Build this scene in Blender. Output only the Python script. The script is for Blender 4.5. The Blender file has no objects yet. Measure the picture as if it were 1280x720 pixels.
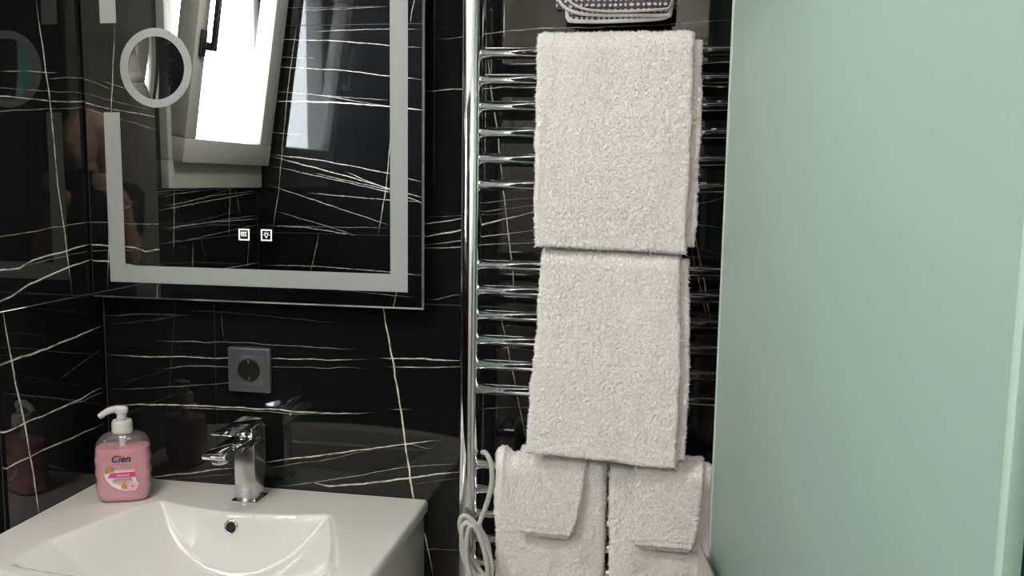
import bpy, bmesh, math, random
import numpy as np
from mathutils import Vector, Matrix
R = math.radians
scene = bpy.context.scene
col = scene.collection

# ------------------------------------------------------------------ camera
F_PX = 1097.0
def cam_axes(yaw, pitch, roll):
    f = Vector((-math.sin(yaw), math.cos(yaw), 0)); r = Vector((math.cos(yaw), math.sin(yaw), 0)); u = Vector((0, 0, 1))
    f2 = f*math.cos(pitch) - u*math.sin(pitch); u2 = u*math.cos(pitch) + f*math.sin(pitch)
    return r*math.cos(roll) + u2*math.sin(roll), -r*math.sin(roll) + u2*math.cos(roll), f2
cr, cu, cf = cam_axes(R(9.59), R(6.97), R(0.84))
cam_d = bpy.data.cameras.new('camera'); cam = bpy.data.objects.new('camera', cam_d); col.objects.link(cam)
cam_d.sensor_width = 36; cam_d.lens = 36*F_PX/1280; cam_d.clip_start = 0.02; cam_d.clip_end = 100
m = Matrix((cr, cu, -cf)).transposed().to_4x4(); m.translation = (0, -1.45, 1.40)
cam.matrix_world = m
scene.camera = cam

# ------------------------------------------------------------------ world, light, exposure
SKY = 22.0; LAMP = 5.0; PANEL = 34.0
w = bpy.data.worlds.new('daylight'); scene.world = w; w.use_nodes = True
bg = w.node_tree.nodes['Background']; bg.inputs[0].default_value = (0.93, 0.96, 1.0, 1); bg.inputs[1].default_value = SKY
vs = scene.view_settings
vs.view_transform = 'Standard'; vs.look = 'None'; vs.exposure = 0.0; vs.gamma = 1; vs.use_curve_mapping = False
def area(name, loc, rot, sx, sy, energy, colr=(1, 1, 1), portal=False):
    l = bpy.data.lights.new(name, 'AREA'); l.shape = 'RECTANGLE'; l.size = sx; l.size_y = sy; l.energy = energy; l.color = colr
    if portal: l.cycles.is_portal = True
    o = bpy.data.objects.new(name, l); o.location = loc; o.rotation_euler = rot; col.objects.link(o); return o
area('window_portal', (-1.66, -1.495, 1.83), (0, R(-90), 0), 0.98, 0.68, 1, portal=True)

# ------------------------------------------------------------------ helpers
rng = random.Random(7)
def tag(o, label=None, cat=None, group=None, kind=None):
    if label: o['label'] = label
    if cat: o['category'] = cat
    if group: o['group'] = group
    if kind: o['kind'] = kind
    return o
def empty(name, loc=(0, 0, 0), rz=0):
    o = bpy.data.objects.new(name, None); col.objects.link(o); o.location = loc; o.rotation_euler = (0, 0, rz); o.empty_display_size = .05
    return o
def link(name, me, mat, parent=None, smooth=False):
    o = bpy.data.objects.new(name, me); col.objects.link(o)
    if mat: me.materials.append(mat)
    if parent: o.parent = parent
    if smooth: me.polygons.foreach_set('use_smooth', [True]*len(me.polygons))
    return o
def obj(name, bm, mat, parent=None, smooth=False, angle=None):
    me = bpy.data.meshes.new(name); bmesh.ops.recalc_face_normals(bm, faces=bm.faces[:]); bm.to_mesh(me); bm.free()
    o = link(name, me, mat, parent, smooth or angle is not None)
    if angle is not None: me.set_sharp_from_angle(angle=R(angle))
    return o
def npmesh(name, V, Q=None, T=None):
    V = np.asarray(V, np.float32).reshape(-1, 3); loops = []; starts = []; n = 0
    if Q is not None and len(Q): Q = np.asarray(Q, np.int32); loops.append(Q.ravel()); starts.append(np.arange(len(Q))*4); n = Q.size
    if T is not None and len(T): T = np.asarray(T, np.int32); loops.append(T.ravel()); starts.append(n + np.arange(len(T))*3)
    L = np.concatenate(loops); S = np.concatenate(starts)
    me = bpy.data.meshes.new(name); me.vertices.add(len(V)); me.vertices.foreach_set('co', V.ravel())
    me.loops.add(len(L)); me.loops.foreach_set('vertex_index', L.astype(np.int32))
    me.polygons.add(len(S)); me.polygons.foreach_set('loop_start', S.astype(np.int32))
    me.update(calc_edges=True); me.validate()
    return me
def add_box(bm, a, b, bevel=0, seg=1, mat=None):
    x0, y0, z0 = [min(p, q) for p, q in zip(a, b)]; x1, y1, z1 = [max(p, q) for p, q in zip(a, b)]
    v = [bm.verts.new(p) for p in ((x0,y0,z0),(x1,y0,z0),(x1,y1,z0),(x0,y1,z0),(x0,y0,z1),(x1,y0,z1),(x1,y1,z1),(x0,y1,z1))]
    fs = [bm.faces.new([v[i] for i in q]) for q in ((0,3,2,1),(4,5,6,7),(0,1,5,4),(1,2,6,5),(2,3,7,6),(3,0,4,7))]
    if bevel:
        es = list({e for f in fs for e in f.edges})
        r = bmesh.ops.bevel(bm, geom=es, offset=bevel, segments=seg, profile=.5, affect='EDGES'); v = list({x for f in r['faces'] for x in f.verts})
    if mat is not None: bmesh.ops.transform(bm, matrix=mat, verts=list(set(v)))
    return v
def box(name, a, b, mat, parent=None, bevel=0, seg=2, angle=40):
    bm = bmesh.new(); add_box(bm, a, b, bevel, seg)
    return obj(name, bm, mat, parent, angle=angle if bevel else None)
def add_tube(bm, pts, rad, n=12, closed=False, cap=True):
    pts = [Vector(p) for p in pts]; N = len(pts); rads = rad if isinstance(rad, (list, tuple)) else [rad]*N
    rings = []; up = None
    for i, p in enumerate(pts):
        if closed: t = pts[(i+1) % N] - pts[i-1]
        else: t = pts[min(i+1, N-1)] - pts[max(i-1, 0)]
        t.normalize()
        if up is None: up = Vector((0, 0, 1)) if abs(t.z) < .9 else Vector((1, 0, 0))
        s = t.cross(up).normalized(); up = s.cross(t).normalized()
        rings.append([bm.verts.new(p + (s*math.cos(2*math.pi*k/n) + up*math.sin(2*math.pi*k/n))*rads[i]) for k in range(n)])
    for i in range(N if closed else N-1):
        a, b = rings[i], rings[(i+1) % N]
        for k in range(n): bm.faces.new((a[k], a[(k+1) % n], b[(k+1) % n], b[k]))
    if cap and not closed: bm.faces.new(rings[0][::-1]); bm.faces.new(rings[-1])
def add_lathe(bm, prof, n=32, mat=None, cap=True):
    rings = [[bm.verts.new((r*math.cos(2*math.pi*k/n), r*math.sin(2*math.pi*k/n), z)) for k in range(n)] for r, z in prof]
    for a, b in zip(rings, rings[1:]):
        for k in range(n): bm.faces.new((a[k], a[(k+1) % n], b[(k+1) % n], b[k]))
    if cap: bm.faces.new(rings[0][::-1]); bm.faces.new(rings[-1])
    if mat is not None: bmesh.ops.transform(bm, matrix=mat, verts=[v for r in rings for v in r])
def add_prism(bm, poly, y0, y1, flip=False):
    """polygon given in (x, z), extruded from y0 to y1"""
    a = [bm.verts.new((p[0], y0, p[1])) for p in poly]; b = [bm.verts.new((p[0], y1, p[1])) for p in poly]; n = len(poly)
    bm.faces.new(a); bm.faces.new(b[::-1])
    for i in range(n): bm.faces.new((a[i], b[i], b[(i+1) % n], a[(i+1) % n]))
def catmull(P, k=8, closed=False):
    P = [Vector(p) for p in P]; n = len(P); out = []
    for i in range(n if closed else n-1):
        g = (lambda j: P[j % n]) if closed else (lambda j: P[max(0, min(n-1, j))])
        p0, p1, p2, p3 = g(i-1), g(i), g(i+1), g(i+2)
        for j in range(k):
            t = j/k
            out.append(.5*((2*p1) + (p2-p0)*t + (2*p0-5*p1+4*p2-p3)*t*t + (3*p1-p0-3*p2+p3)*t**3))
    if not closed: out.append(P[-1])
    return out

# ------------------------------------------------------------------ materials
def mat(name, color, rough=.5, metal=0, **kw):
    m = bpy.data.materials.new(name); m.use_nodes = True; b = m.node_tree.nodes['Principled BSDF']
    b.inputs['Base Color'].default_value = (*color, 1); b.inputs['Roughness'].default_value = rough; b.inputs['Metallic'].default_value = metal
    for k, v in kw.items(): b.inputs[k.replace('_', ' ')].default_value = v
    return m
class NT:
    def __init__(s, m): s.t = m.node_tree; s.b = s.t.nodes.get('Principled BSDF')
    def n(s, typ, **kw):
        nd = s.t.nodes.new(typ)
        for k, v in kw.items(): setattr(nd, k, v)
        return nd
    def l(s, a, b): s.t.links.new(a, b)
    def math(s, op, a, b=None, clamp=False):
        nd = s.n('ShaderNodeMath', operation=op, use_clamp=clamp)
        for i, q in enumerate((a, b)):
            if q is None: continue
            if isinstance(q, (int, float)): nd.inputs[i].default_value = q
            else: s.l(q, nd.inputs[i])
        return nd.outputs[0]
def noise_variation(m, c1, c2, scale, detail=3, bump=0, bscale=None, dist=.001):
    """procedural colour drift and fine relief"""
    t = NT(m); g = t.n('ShaderNodeNewGeometry'); nz = t.n('ShaderNodeTexNoise'); nz.inputs['Scale'].default_value = scale; nz.inputs['Detail'].default_value = detail
    t.l(g.outputs['Position'], nz.inputs['Vector']); mx = t.n('ShaderNodeMix', data_type='RGBA'); mx.inputs[6].default_value = (*c1, 1); mx.inputs[7].default_value = (*c2, 1)
    t.l(nz.outputs['Fac'], mx.inputs[0]); t.l(mx.outputs[2], t.b.inputs['Base Color'])
    if bump:
        n2 = t.n('ShaderNodeTexNoise'); n2.inputs['Scale'].default_value = bscale or scale*4; n2.inputs['Detail'].default_value = 4; t.l(g.outputs['Position'], n2.inputs['Vector'])
        bp = t.n('ShaderNodeBump'); bp.inputs['Strength'].default_value = bump; bp.inputs['Distance'].default_value = dist
        t.l(n2.outputs['Fac'], bp.inputs['Height']); t.l(bp.outputs['Normal'], t.b.inputs['Normal'])
    return m

VEINS = {}
VEINS['back'] = (
  [(0.8, 0.45, [(-1.0016, 1.1433), (-0.9258, 1.1493), (-0.842, 1.1498)]),
   (0.6, 0.3, [(-0.8417, 1.1585), (-0.7687, 1.1585), (-0.6923, 1.1543), (-0.5577, 1.147)]),
   (0.9, 0.55, [(-0.907, 1.0998), (-0.7393, 1.1044), (-0.6133, 1.1015), (-0.5213, 1.103)]),
   (1.3, 0.9, [(-1.0018, 1.0684), (-0.8651, 1.072), (-0.7601, 1.0756), (-0.6741, 1.0784), (-0.5584, 1.0811), (-0.5023, 1.0853)]),
   (1.0, 0.5, [(-0.8978, 1.048), (-0.834, 1.0572), (-0.6744, 1.0623), (-0.5097, 1.0692)]),
   (0.9, 0.35, [(-1.0014, 1.0049), (-0.9314, 1.0087), (-0.7613, 1.0284), (-0.6949, 1.0305)]),
   (1.6, 0.85, [(-1.0028, 0.9728), (-0.9003, 0.9802), (-0.7422, 0.9849), (-0.6393, 0.9836), (-0.5594, 0.984), (-0.4969, 0.9892)]),
   (1.0, 0.5, [(-0.8684, 0.9761), (-0.7423, 0.9805), (-0.65, 0.9786), (-0.5894, 0.9822)]),
   (1.5, 0.9, [(-0.4672, 1.0885), (-0.398, 1.0918), (-0.3368, 1.0906)]),
   (1.3, 0.85, [(-0.4513, 1.0736), (-0.3367, 1.0794)]),
   (1, 0.5, [(-0.45, 0.9977), (-0.4296, 1.0004)]),
   (1.7, 0.9, [(-0.6979, 0.8846), (-0.5406, 0.9148), (-0.4311, 0.9367), (-0.3788, 0.9474)]),
   (0.8, 0.4, [(-0.6982, 0.8726), (-0.5905, 0.8951), (-0.4929, 0.9224)]),
   (1, 0.5, [(-0.4311, 0.9396), (-0.3932, 0.932)]),
   (1.0, 0.6, [(-0.6725, 0.8413), (-0.6016, 0.854), (-0.4281, 0.8947), (-0.3355, 0.9084)]),
   (2.0, 0.85, [(-0.6062, 0.8537), (-0.5744, 0.8486), (-0.5006, 0.86), (-0.4193, 0.8763), (-0.3339, 0.8926)]),
   (0.8, 0.35, [(-0.4149, 0.8649), (-0.3353, 0.881)]),
   (1.5, 0.6, [(-0.9497, 0.8361), (-0.8405, 0.8548), (-0.7576, 0.8699)]),
   (0.8, 0.35, [(-0.95, 0.8283), (-0.7579, 0.8592)]),
   (0.9, 0.6, [(-0.3971, 0.7466), (-0.3328, 0.7492)]),
   (0.7, 0.4, [(-0.3902, 1.3371), (-0.3014, 1.3416), (-0.2469, 1.3468)]),
   (1.3, 0.8, [(-0.3985, 1.3246), (-0.3372, 1.3348), (-0.3014, 1.343)]),
   (1.8, 0.9, [(-0.4126, 1.2998), (-0.3371, 1.3152), (-0.2916, 1.3271), (-0.2104, 1.3475), (-0.1139, 1.3704)]),
   (1.2, 0.75, [(-0.4126, 1.2861), (-0.3369, 1.2976), (-0.2914, 1.3069), (-0.2099, 1.3182), (-0.0348, 1.3394), (0.0968, 1.3294)]),
   (1.1, 0.7, [(-0.4126, 1.2833), (-0.3368, 1.2867), (-0.2967, 1.2919), (-0.2095, 1.2982), (-0.0859, 1.3054)]),
   (0.9, 0.5, [(-0.3798, 1.1948), (-0.3362, 1.2074)]),
   (1.2, 0.7, [(-0.3894, 1.5464), (-0.3579, 1.5489), (-0.3035, 1.5501), (-0.2499, 1.5538)]),
   (1.0, 0.6, [(-0.3788, 1.6295), (-0.3354, 1.6341), (-0.2951, 1.6388), (-0.2117, 1.6453), (-0.0699, 1.647), (0.0462, 1.6527), (0.1097, 1.6554)]),
   (0.9, 0.5, [(-0.3043, 1.3617), (-0.2108, 1.3727)]),
   (1.0, 0.6, [(-0.3014, 1.347), (-0.2106, 1.3594), (-0.1402, 1.37)]),
   (0.8, 0.45, [(0.0412, 1.363), (0.1095, 1.3821)]),
   (0.8, 0.5, [(-0.3008, 1.008), (-0.2114, 1.016), (-0.1592, 1.0191)]),
   (0.9, 0.5, [(0.045, 1.5876), (0.1065, 1.5908)]),
   (0.7, 0.4, [(0.0241, 1.3082), (0.1012, 1.2844)])],
  [(2.2, 0.9, [(-0.4756, 1.1954), (-0.4713, 1.1745), (-0.4527, 1.0764), (-0.4383, 0.9912), (-0.4223, 0.8717), (-0.412, 0.8136), (-0.3942, 0.7691), (-0.3793, 0.6974)]),
   (1.3, 0.7, [(-0.2935, 1.6157), (-0.2906, 1.599), (-0.2639, 1.4036), (-0.2424, 1.2298), (-0.2376, 1.1864)]),
   (1.2, 0.7, [(-0.2636, 1.1717), (-0.2474, 1.0992), (-0.2174, 0.9607)]),
   (1.2, 0.6, [(0.0438, 1.3604), (0.0651, 1.2703), (0.0841, 1.1791)]),
   (0.9, 0.5, [(0.0392, 1.3475), (0.0549, 1.27), (0.079, 1.1789)]),
   (0.8, 0.4, [(0.014, 1.6863), (0.0158, 1.6372)]),
   (0.7, 0.35, [(-0.7734, 1.1554), (-0.7726, 1.1292), (-0.7714, 1.1147)])])
VEINS['left'] = (
  [(1.0, 0.55, [(-0.2272, 1.5551), (-0.0934, 1.5701)]),
   (0.9, 0.5, [(-0.1198, 1.5565), (-0.0225, 1.569)]),
   (0.8, 0.35, [(-0.2617, 1.5275), (-0.1404, 1.535), (-0.0178, 1.5419)]),
   (1.4, 0.75, [(-0.2782, 1.5153), (-0.23, 1.5175), (-0.1166, 1.5205), (-0.0143, 1.5283)]),
   (1.0, 0.55, [(-0.2645, 1.4907), (-0.2318, 1.4945), (-0.0261, 1.5176)]),
   (1.0, 0.55, [(-0.2949, 1.3006), (-0.2464, 1.3024), (-0.1298, 1.3102), (-0.0176, 1.316)]),
   (1.6, 0.85, [(-0.2989, 1.2494), (-0.2503, 1.2506), (-0.2072, 1.2502), (-0.1755, 1.2603), (-0.1048, 1.2679), (-0.0203, 1.2773)]),
   (1.7, 0.9, [(-0.2871, 1.1982), (-0.254, 1.2023), (-0.2298, 1.2067), (-0.1894, 1.2212), (-0.1254, 1.2343), (-0.022, 1.2514)]),
   (0.8, 0.45, [(-0.2507, 1.2457), (-0.1665, 1.2556), (-0.0279, 1.2649)]),
   (2.0, 0.9, [(-0.3106, 1.0995), (-0.2616, 1.1028), (-0.1521, 1.1102), (-0.0052, 1.1245)]),
   (0.8, 0.35, [(-0.1305, 1.0505), (-0.0081, 1.0817)]),
   (1.8, 0.9, [(-0.3188, 0.9931), (-0.2698, 0.9951), (-0.1134, 1.0014), (-0.0081, 1.011)]),
   (0.9, 0.5, [(-0.1134, 1.0014), (-0.0662, 0.9996), (-0.0087, 1.002)]),
   (1.7, 0.8, [(-0.3234, 0.9347), (-0.2743, 0.9358), (-0.1971, 0.9402), (-0.1029, 0.9411), (-0.0104, 0.9416)])],
  [(1.8, 0.85, [(-0.1393, 1.6781), (-0.118, 1.5282), (-0.1087, 1.3833), (-0.099, 1.3209), (-0.0851, 1.1952)]),
   (2.2, 0.85, [(-0.2502, 1.1855), (-0.2359, 1.1026), (-0.2167, 1.0011), (-0.2003, 0.8975), (-0.1936, 0.833)])])
VEINS['opposite'] = (
  [(0.8, 0.4, [(-1.4661, 2.0329), (-1.015, 2.0307)]),
   (1, 0.5, [(-1.3801, 2.0198), (-1.0242, 2.0309)]),
   (1.3, 0.6, [(-1.3273, 1.9431), (-1.1389, 1.9493), (-0.8932, 1.9488)]),
   (1.6, 0.75, [(-1.4844, 1.9187), (-1.2236, 1.9097), (-1.0154, 1.89), (-0.8839, 1.88)]),
   (1.8, 0.85, [(-1.4961, 1.818), (-1.1932, 1.8013), (-1.0157, 1.7798), (-0.8836, 1.7647)]),
   (1.3, 0.6, [(-1.4947, 1.7285), (-1.2257, 1.7042), (-1.0066, 1.6922)]),
   (3, 0.95, [(-1.489, 1.6895), (-1.2259, 1.6835), (-1.0159, 1.6687), (-0.8772, 1.6542)]),
   (1.4, 0.7, [(-1.3306, 1.7162), (-1.0159, 1.6687)]),
   (2.2, 0.9, [(-1.4963, 1.4869), (-1.2922, 1.4677), (-1.0165, 1.4198), (-0.8827, 1.3889)]),
   (2.2, 0.9, [(-1.4932, 1.4808), (-1.1872, 1.4086), (-0.8825, 1.3292)]),
   (1.8, 0.8, [(-1.4939, 1.4442), (-1.0167, 1.3509), (-0.8763, 1.3114)]),
   (1.8, 0.85, [(-1.5053, 1.3705), (-1.2396, 1.2924), (-1.017, 1.2241)]),
   (1.6, 0.8, [(-1.3488, 1.3424), (-1.0168, 1.3208), (-0.8763, 1.3144)]),
   (1.6, 0.8, [(-1.3283, 1.4188), (-0.8763, 1.3323)]),
   (1.8, 0.85, [(-1.1966, 1.4265), (-0.8763, 1.3054)]),
   (1.4, 0.8, [(-1.4776, 1.2693), (-1.2953, 1.2239), (-1.1507, 1.1843)]),
   (2.2, 0.8, [(-1.4886, 1.2133), (-1.3606, 1.21), (-1.1507, 1.1843)]),
   (1.2, 0.5, [(-1.545, 1.212), (-1.0171, 1.215)]),
   (2, 0.85, [(-1.5383, 1.0588), (-1.2974, 1.0599), (-1.0175, 1.047), (-0.8755, 1.0363)]),
   (1.2, 0.6, [(-1.2984, 0.9756), (-0.9131, 0.9522)]),
   (1.3, 0.7, [(-1.4914, 1.572), (-1.3682, 1.5636)]),
   (1.0, 0.6, [(-1.4857, 1.8536), (-1.3001, 1.8461)])],
  [(1.8, 0.8, [(-1.3776, 1.9789), (-1.4169, 1.7373), (-1.4631, 1.3435), (-1.4926, 1.179)]),
   (2, 0.85, [(-0.9847, 1.8521), (-0.9972, 1.7273), (-1.0324, 1.3506), (-1.0646, 1.1804)]),
   (1.6, 0.7, [(-0.9206, 2.0518), (-0.9357, 1.9751)]),
   (1.5, 0.7, [(-1.3024, 1.1775), (-1.3335, 1.0463)]),
   (1.6, 0.7, [(-0.989, 0.971), (-1.0083, 0.8929)])])
VEINS['window'] = (
  [(1.6, 0.7, [(-1.1134, 1.3493), (-1.323, 1.3551), (-1.621, 1.3703), (-1.8549, 1.3791)]),
   (1.3, 0.6, [(-1.1564, 1.334), (-1.3999, 1.3518), (-1.8542, 1.3636)]),
   (1.3, 0.6, [(-1.177, 1.3035), (-1.508, 1.3341), (-1.8535, 1.3481)]),
   (1.4, 0.6, [(-1.1764, 1.2934), (-1.8188, 1.3422)]),
   (1.5, 0.65, [(-1.1729, 1.2355), (-1.4475, 1.2412), (-1.8486, 1.2392)]),
   (1.2, 0.55, [(-1.1726, 1.2305), (-1.3416, 1.2378), (-1.8493, 1.2547)]),
   (1.2, 0.5, [(-1.1702, 1.1901), (-1.2886, 1.1876), (-1.8476, 1.2173)]),
   (1.5, 0.6, [(-1.2819, 1.0715), (-1.8408, 1.0669)])],
  [(1.6, 0.7, [(-1.2404, 1.3557), (-1.2243, 1.1633)]),
   (1.6, 0.6, [(-1.6154, 1.379), (-1.5934, 1.1824)]),
   (1.6, 0.6, [(-1.3427, 1.1652), (-1.3386, 1.0927)]),
   (1.4, 0.6, [(-1.7574, 1.1787), (-1.7318, 1.0552)]),
   (1.2, 0.5, [(-1.6453, 1.3673), (-1.6779, 1.2726)])])

def vein_material(name, axis, urange, veins, seed=0):
    """polished black stone with pale veins; u runs along the wall (x or y), v is height, both in metres"""
    m = mat(name, (.006, .006, .0065), .035); t = NT(m); rd = random.Random(seed)
    m.node_tree.nodes['Principled BSDF'].inputs['IOR'].default_value = 1.55
    g = t.n('ShaderNodeNewGeometry'); sp = t.n('ShaderNodeSeparateXYZ'); t.l(g.outputs['Position'], sp.inputs[0])
    nz = t.n('ShaderNodeTexNoise'); nz.inputs['Scale'].default_value = 22; nz.inputs['Detail'].default_value = 4; t.l(g.outputs['Position'], nz.inputs['Vector'])
    warp = t.math('MULTIPLY', t.math('SUBTRACT', nz.outputs['Fac'], .5), .006)
    nb = t.n('ShaderNodeTexNoise'); nb.inputs['Scale'].default_value = 60; nb.inputs['Detail'].default_value = 2; t.l(g.outputs['Position'], nb.inputs['Vector'])
    brk = t.n('ShaderNodeMapRange'); brk.inputs[1].default_value = .34; brk.inputs[2].default_value = .56; brk.inputs[3].default_value = .35; t.l(nb.outputs['Fac'], brk.inputs[0])
    nl = t.n('ShaderNodeTexNoise'); nl.inputs['Scale'].default_value = 5; t.l(g.outputs['Position'], nl.inputs['Vector'])
    U = sp.outputs['X' if axis == 'x' else 'Y']; V = sp.outputs['Z']
    u0, u1 = urange; v0, v1 = 0.0, 2.4
    acc = None
    for lst, A, B, a0, a1, b0, b1 in ((veins[0], U, V, u0, u1, v0, v1), (veins[1], V, U, v0, v1, u0, u1)):
        if not lst: continue
        An = t.math('DIVIDE', t.math('SUBTRACT', A, a0), a1-a0); Bw = t.math('ADD', B, warp)
        vert = lst is veins[1]
        for wd, st, pts in lst:
            P = sorted([((p[1], p[0]) if vert else p) for p in pts])
            Q = [P[0]]
            for p, q in zip(P, P[1:]):
                k = max(1, int((q[0]-p[0])/.03))
                for j in range(1, k+1): Q.append((p[0]+(q[0]-p[0])*j/k, p[1]+(q[1]-p[1])*j/k + (rd.uniform(-.0009, .0009) if j < k else 0)))
            P = Q
            fc = t.n('ShaderNodeFloatCurve'); cv = fc.mapping.curves[0]; fc.mapping.use_clip = False
            pp = [((p[0]-a0)/(a1-a0), (p[1]-b0)/(b1-b0)) for p in P]
            def setc(cv, pp):
                cv.points[0].location = pp[0]; cv.points[1].location = pp[-1]
                for q in pp[1:-1]: cv.points.new(*q)
                for q in cv.points: q.handle_type = 'VECTOR'
            setc(cv, pp); fc.mapping.extend = 'HORIZONTAL'; fc.mapping.update()
            t.l(An, fc.inputs['Value'])
            fw = t.n('ShaderNodeFloatCurve'); fw.mapping.use_clip = False; L = pp[-1][0]-pp[0][0]
            wv = wd*.1
            setc(fw.mapping.curves[0], [(pp[0][0]-.006, 0), (pp[0][0]+.15*L, wv), (pp[0][0]+.4*L, wv*rd.uniform(.7, 1.1)), (pp[0][0]+.7*L, wv*rd.uniform(.7, 1.1)), (pp[-1][0]-.1*L, wv*.8), (pp[-1][0]+.006, 0)])
            fw.mapping.extend = 'HORIZONTAL'; fw.mapping.update(); t.l(An, fw.inputs['Value'])
            cen = t.math('MULTIPLY_ADD', fc.outputs[0], b1-b0); cen.node.inputs[2].default_value = b0
            d = t.math('ABSOLUTE', t.math('SUBTRACT', Bw, cen))
            hw = t.math('MULTIPLY', fw.outputs[0], .0088)          # half width in metres
            a = t.math('DIVIDE', t.math('SUBTRACT', hw, d), .0007, clamp=True)
            a = t.math('MULTIPLY', a, st)
            acc = a if acc is None else t.math('MAXIMUM', acc, a)
    fac = t.math('MULTIPLY', acc, brk.outputs[0]) if acc is not None else None
    base = t.n('ShaderNodeMix', data_type='RGBA'); base.inputs[6].default_value = (.004, .004, .0045, 1); base.inputs[7].default_value = (.011, .011, .012, 1); t.l(nl.outputs['Fac'], base.inputs[0])
    mx = t.n('ShaderNodeMix', data_type='RGBA'); mx.inputs[7].default_value = (.90, .85, .74, 1); t.l(base.outputs[2], mx.inputs[6])
    if fac is not None: t.l(fac, mx.inputs[0])
    else: mx.inputs[0].default_value = 0
    t.l(mx.outputs[2], t.b.inputs['Base Color'])
    return m

def random_veins(seed, u0, u1, nh=14, nv=4):
    rd = random.Random(seed); H = []; Vv = []
    for _ in range(nh):
        a = rd.uniform(u0, u1-.3); b = min(u1, a+rd.uniform(.3, 1.1)); v = rd.uniform(.1, 2.3); s = rd.uniform(-.15, .15)
        H.append((rd.uniform(.8, 2), rd.uniform(.4, .9), [(a, v), ((a+b)/2, v+s*(b-a)/2+rd.uniform(-.01, .01)), (b, v+s*(b-a))]))
    for _ in range(nv):
        u = rd.uniform(u0+.1, u1-.1); v = rd.uniform(0, 1.2); h = rd.uniform(.5, 1.1)
        Vv.append((rd.uniform(1, 2), .7, [(u, v), (u+rd.uniform(-.05, .05), v+h)]))
    return H, Vv

M = {}
M['stone_back'] = vein_material('black_stone_back', 'x', (-1.65, 1.05), VEINS['back'], 1)
M['stone_left'] = vein_material('black_stone_left', 'y', (-.40, .02), VEINS['left'], 2)
M['stone_opp'] = vein_material('black_stone_opposite', 'x', (-1.65, -.3), VEINS['opposite'], 3)
M['stone_win'] = vein_material('black_stone_window', 'y', (-1.9, .02), VEINS['window'], 4)
M['stone_y'] = vein_material('black_stone_right', 'y', (-2.8, .1), random_veins(5, -2.8, .05), 5)
M['stone_x'] = vein_material('black_stone_rear', 'x', (-.7, 1.05), random_veins(6, -.6, 1.0, 10, 3), 6)
M['grout'] = noise_variation(mat('grey_grout', (.05, .05, .048), .8), (.04, .04, .038), (.065, .063, .06), 40)
M['plaster'] = noise_variation(mat('white_ceiling_paint', (.8, .8, .78), .7), (.78, .78, .76), (.83, .83, .81), 6, bump=.1, bscale=200, dist=.0005)
M['chrome'] = mat('polished_chrome', (.93, .93, .94), .06, 1)
M['chrome_satin'] = noise_variation(mat('satin_chrome', (.62, .63, .63), .22, 1), (.6, .61, .61), (.66, .66, .66), 30)
M['mirror'] = mat('silvered_mirror', (.93, .95, .95), .0, 1)
M['mirror_edge'] = mat('polished_glass_edge', (.80, .86, .85), .18, .85)
M['housing'] = mat('dark_aluminium_housing', (.05, .052, .055), .3, .8)
M['frost'] = noise_variation(mat('etched_mirror_band', (.34, .36, .36), .55), (.335, .355, .355), (.355, .375, .37), 300)
M['icon'] = mat('printed_white_icon', (.9, .9, .88), .4, Emission_Color=(1, .98, .94, 1), Emission_Strength=.7)
M['black_gloss'] = mat('black_touch_pad', (.004, .004, .004), .08)
M['ceramic'] = noise_variation(mat('white_ceramic', (.78, .77, .74), .06, Coat_Weight=.4, Coat_Roughness=.03), (.77, .76, .735), (.795, .785, .76), 3)
M['lacquer'] = noise_variation(mat('white_gloss_lacquer', (.76, .75, .72), .12), (.75, .74, .71), (.78, .77, .74), 2)
M['anthracite'] = noise_variation(mat('anthracite_plastic', (.105, .108, .113), .3, .4), (.10, .103, .108), (.115, .118, .123), 200)
M['black_plastic'] = mat('black_plastic', (.012, .012, .013), .3)
M['brass'] = mat('earth_clip_metal', (.8, .78, .7), .15, 1)
M['dark'] = mat('dark_hole', (.003, .003, .003), .6)
M['pvc'] = noise_variation(mat('grey_window_plastic', (.30, .30, .285), .35), (.29, .29, .275), (.315, .315, .30), 5)
M['handle_black'] = mat('dark_window_handle', (.02, .021, .023), .35)
M['rubber'] = mat('grey_seal', (.05, .05, .05), .7)
M['beige'] = noise_variation(mat('beige_stone', (.52, .48, .42), .35), (.48, .44, .39), (.56, .52, .46), 8)
M['alu'] = noise_variation(mat('champagne_aluminium', (.58, .54, .48), .3, .7), (.56, .52, .46), (.6, .56, .5), 60)
M['floor'] = noise_variation(mat('pale_grey_floor_tile', (.45, .44, .42), .25), (.42, .41, .39), (.48, .47, .45), 5)
M['door'] = noise_variation(mat('grey_white_door_paint', (.6, .59, .56), .35), (.58, .57, .54), (.62, .61, .58), 3)
M['terry'] = noise_variation(mat('white_terry', (.85, .825, .795), .95, Sheen_Weight=.35, Sheen_Roughness=.5), (.855, .82, .795), (.925, .895, .875), 45, 4, bump=.6, bscale=420, dist=.0015)
M['hem'] = noise_variation(mat('white_woven_hem', (.88, .85, .83), .8), (.86, .83, .81), (.90, .87, .85), 120, bump=.3, bscale=900, dist=.0004)
M['piping'] = noise_variation(mat('pale_cotton_edge', (.66, .62, .62), .9), (.60, .56, .57), (.72, .68, .67), 150, bump=.4, bscale=700, dist=.0005)
M['cord'] = noise_variation(mat('pale_grey_cable', (.50, .50, .47), .4), (.48, .48, .45), (.53, .53, .50), 90)
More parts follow.
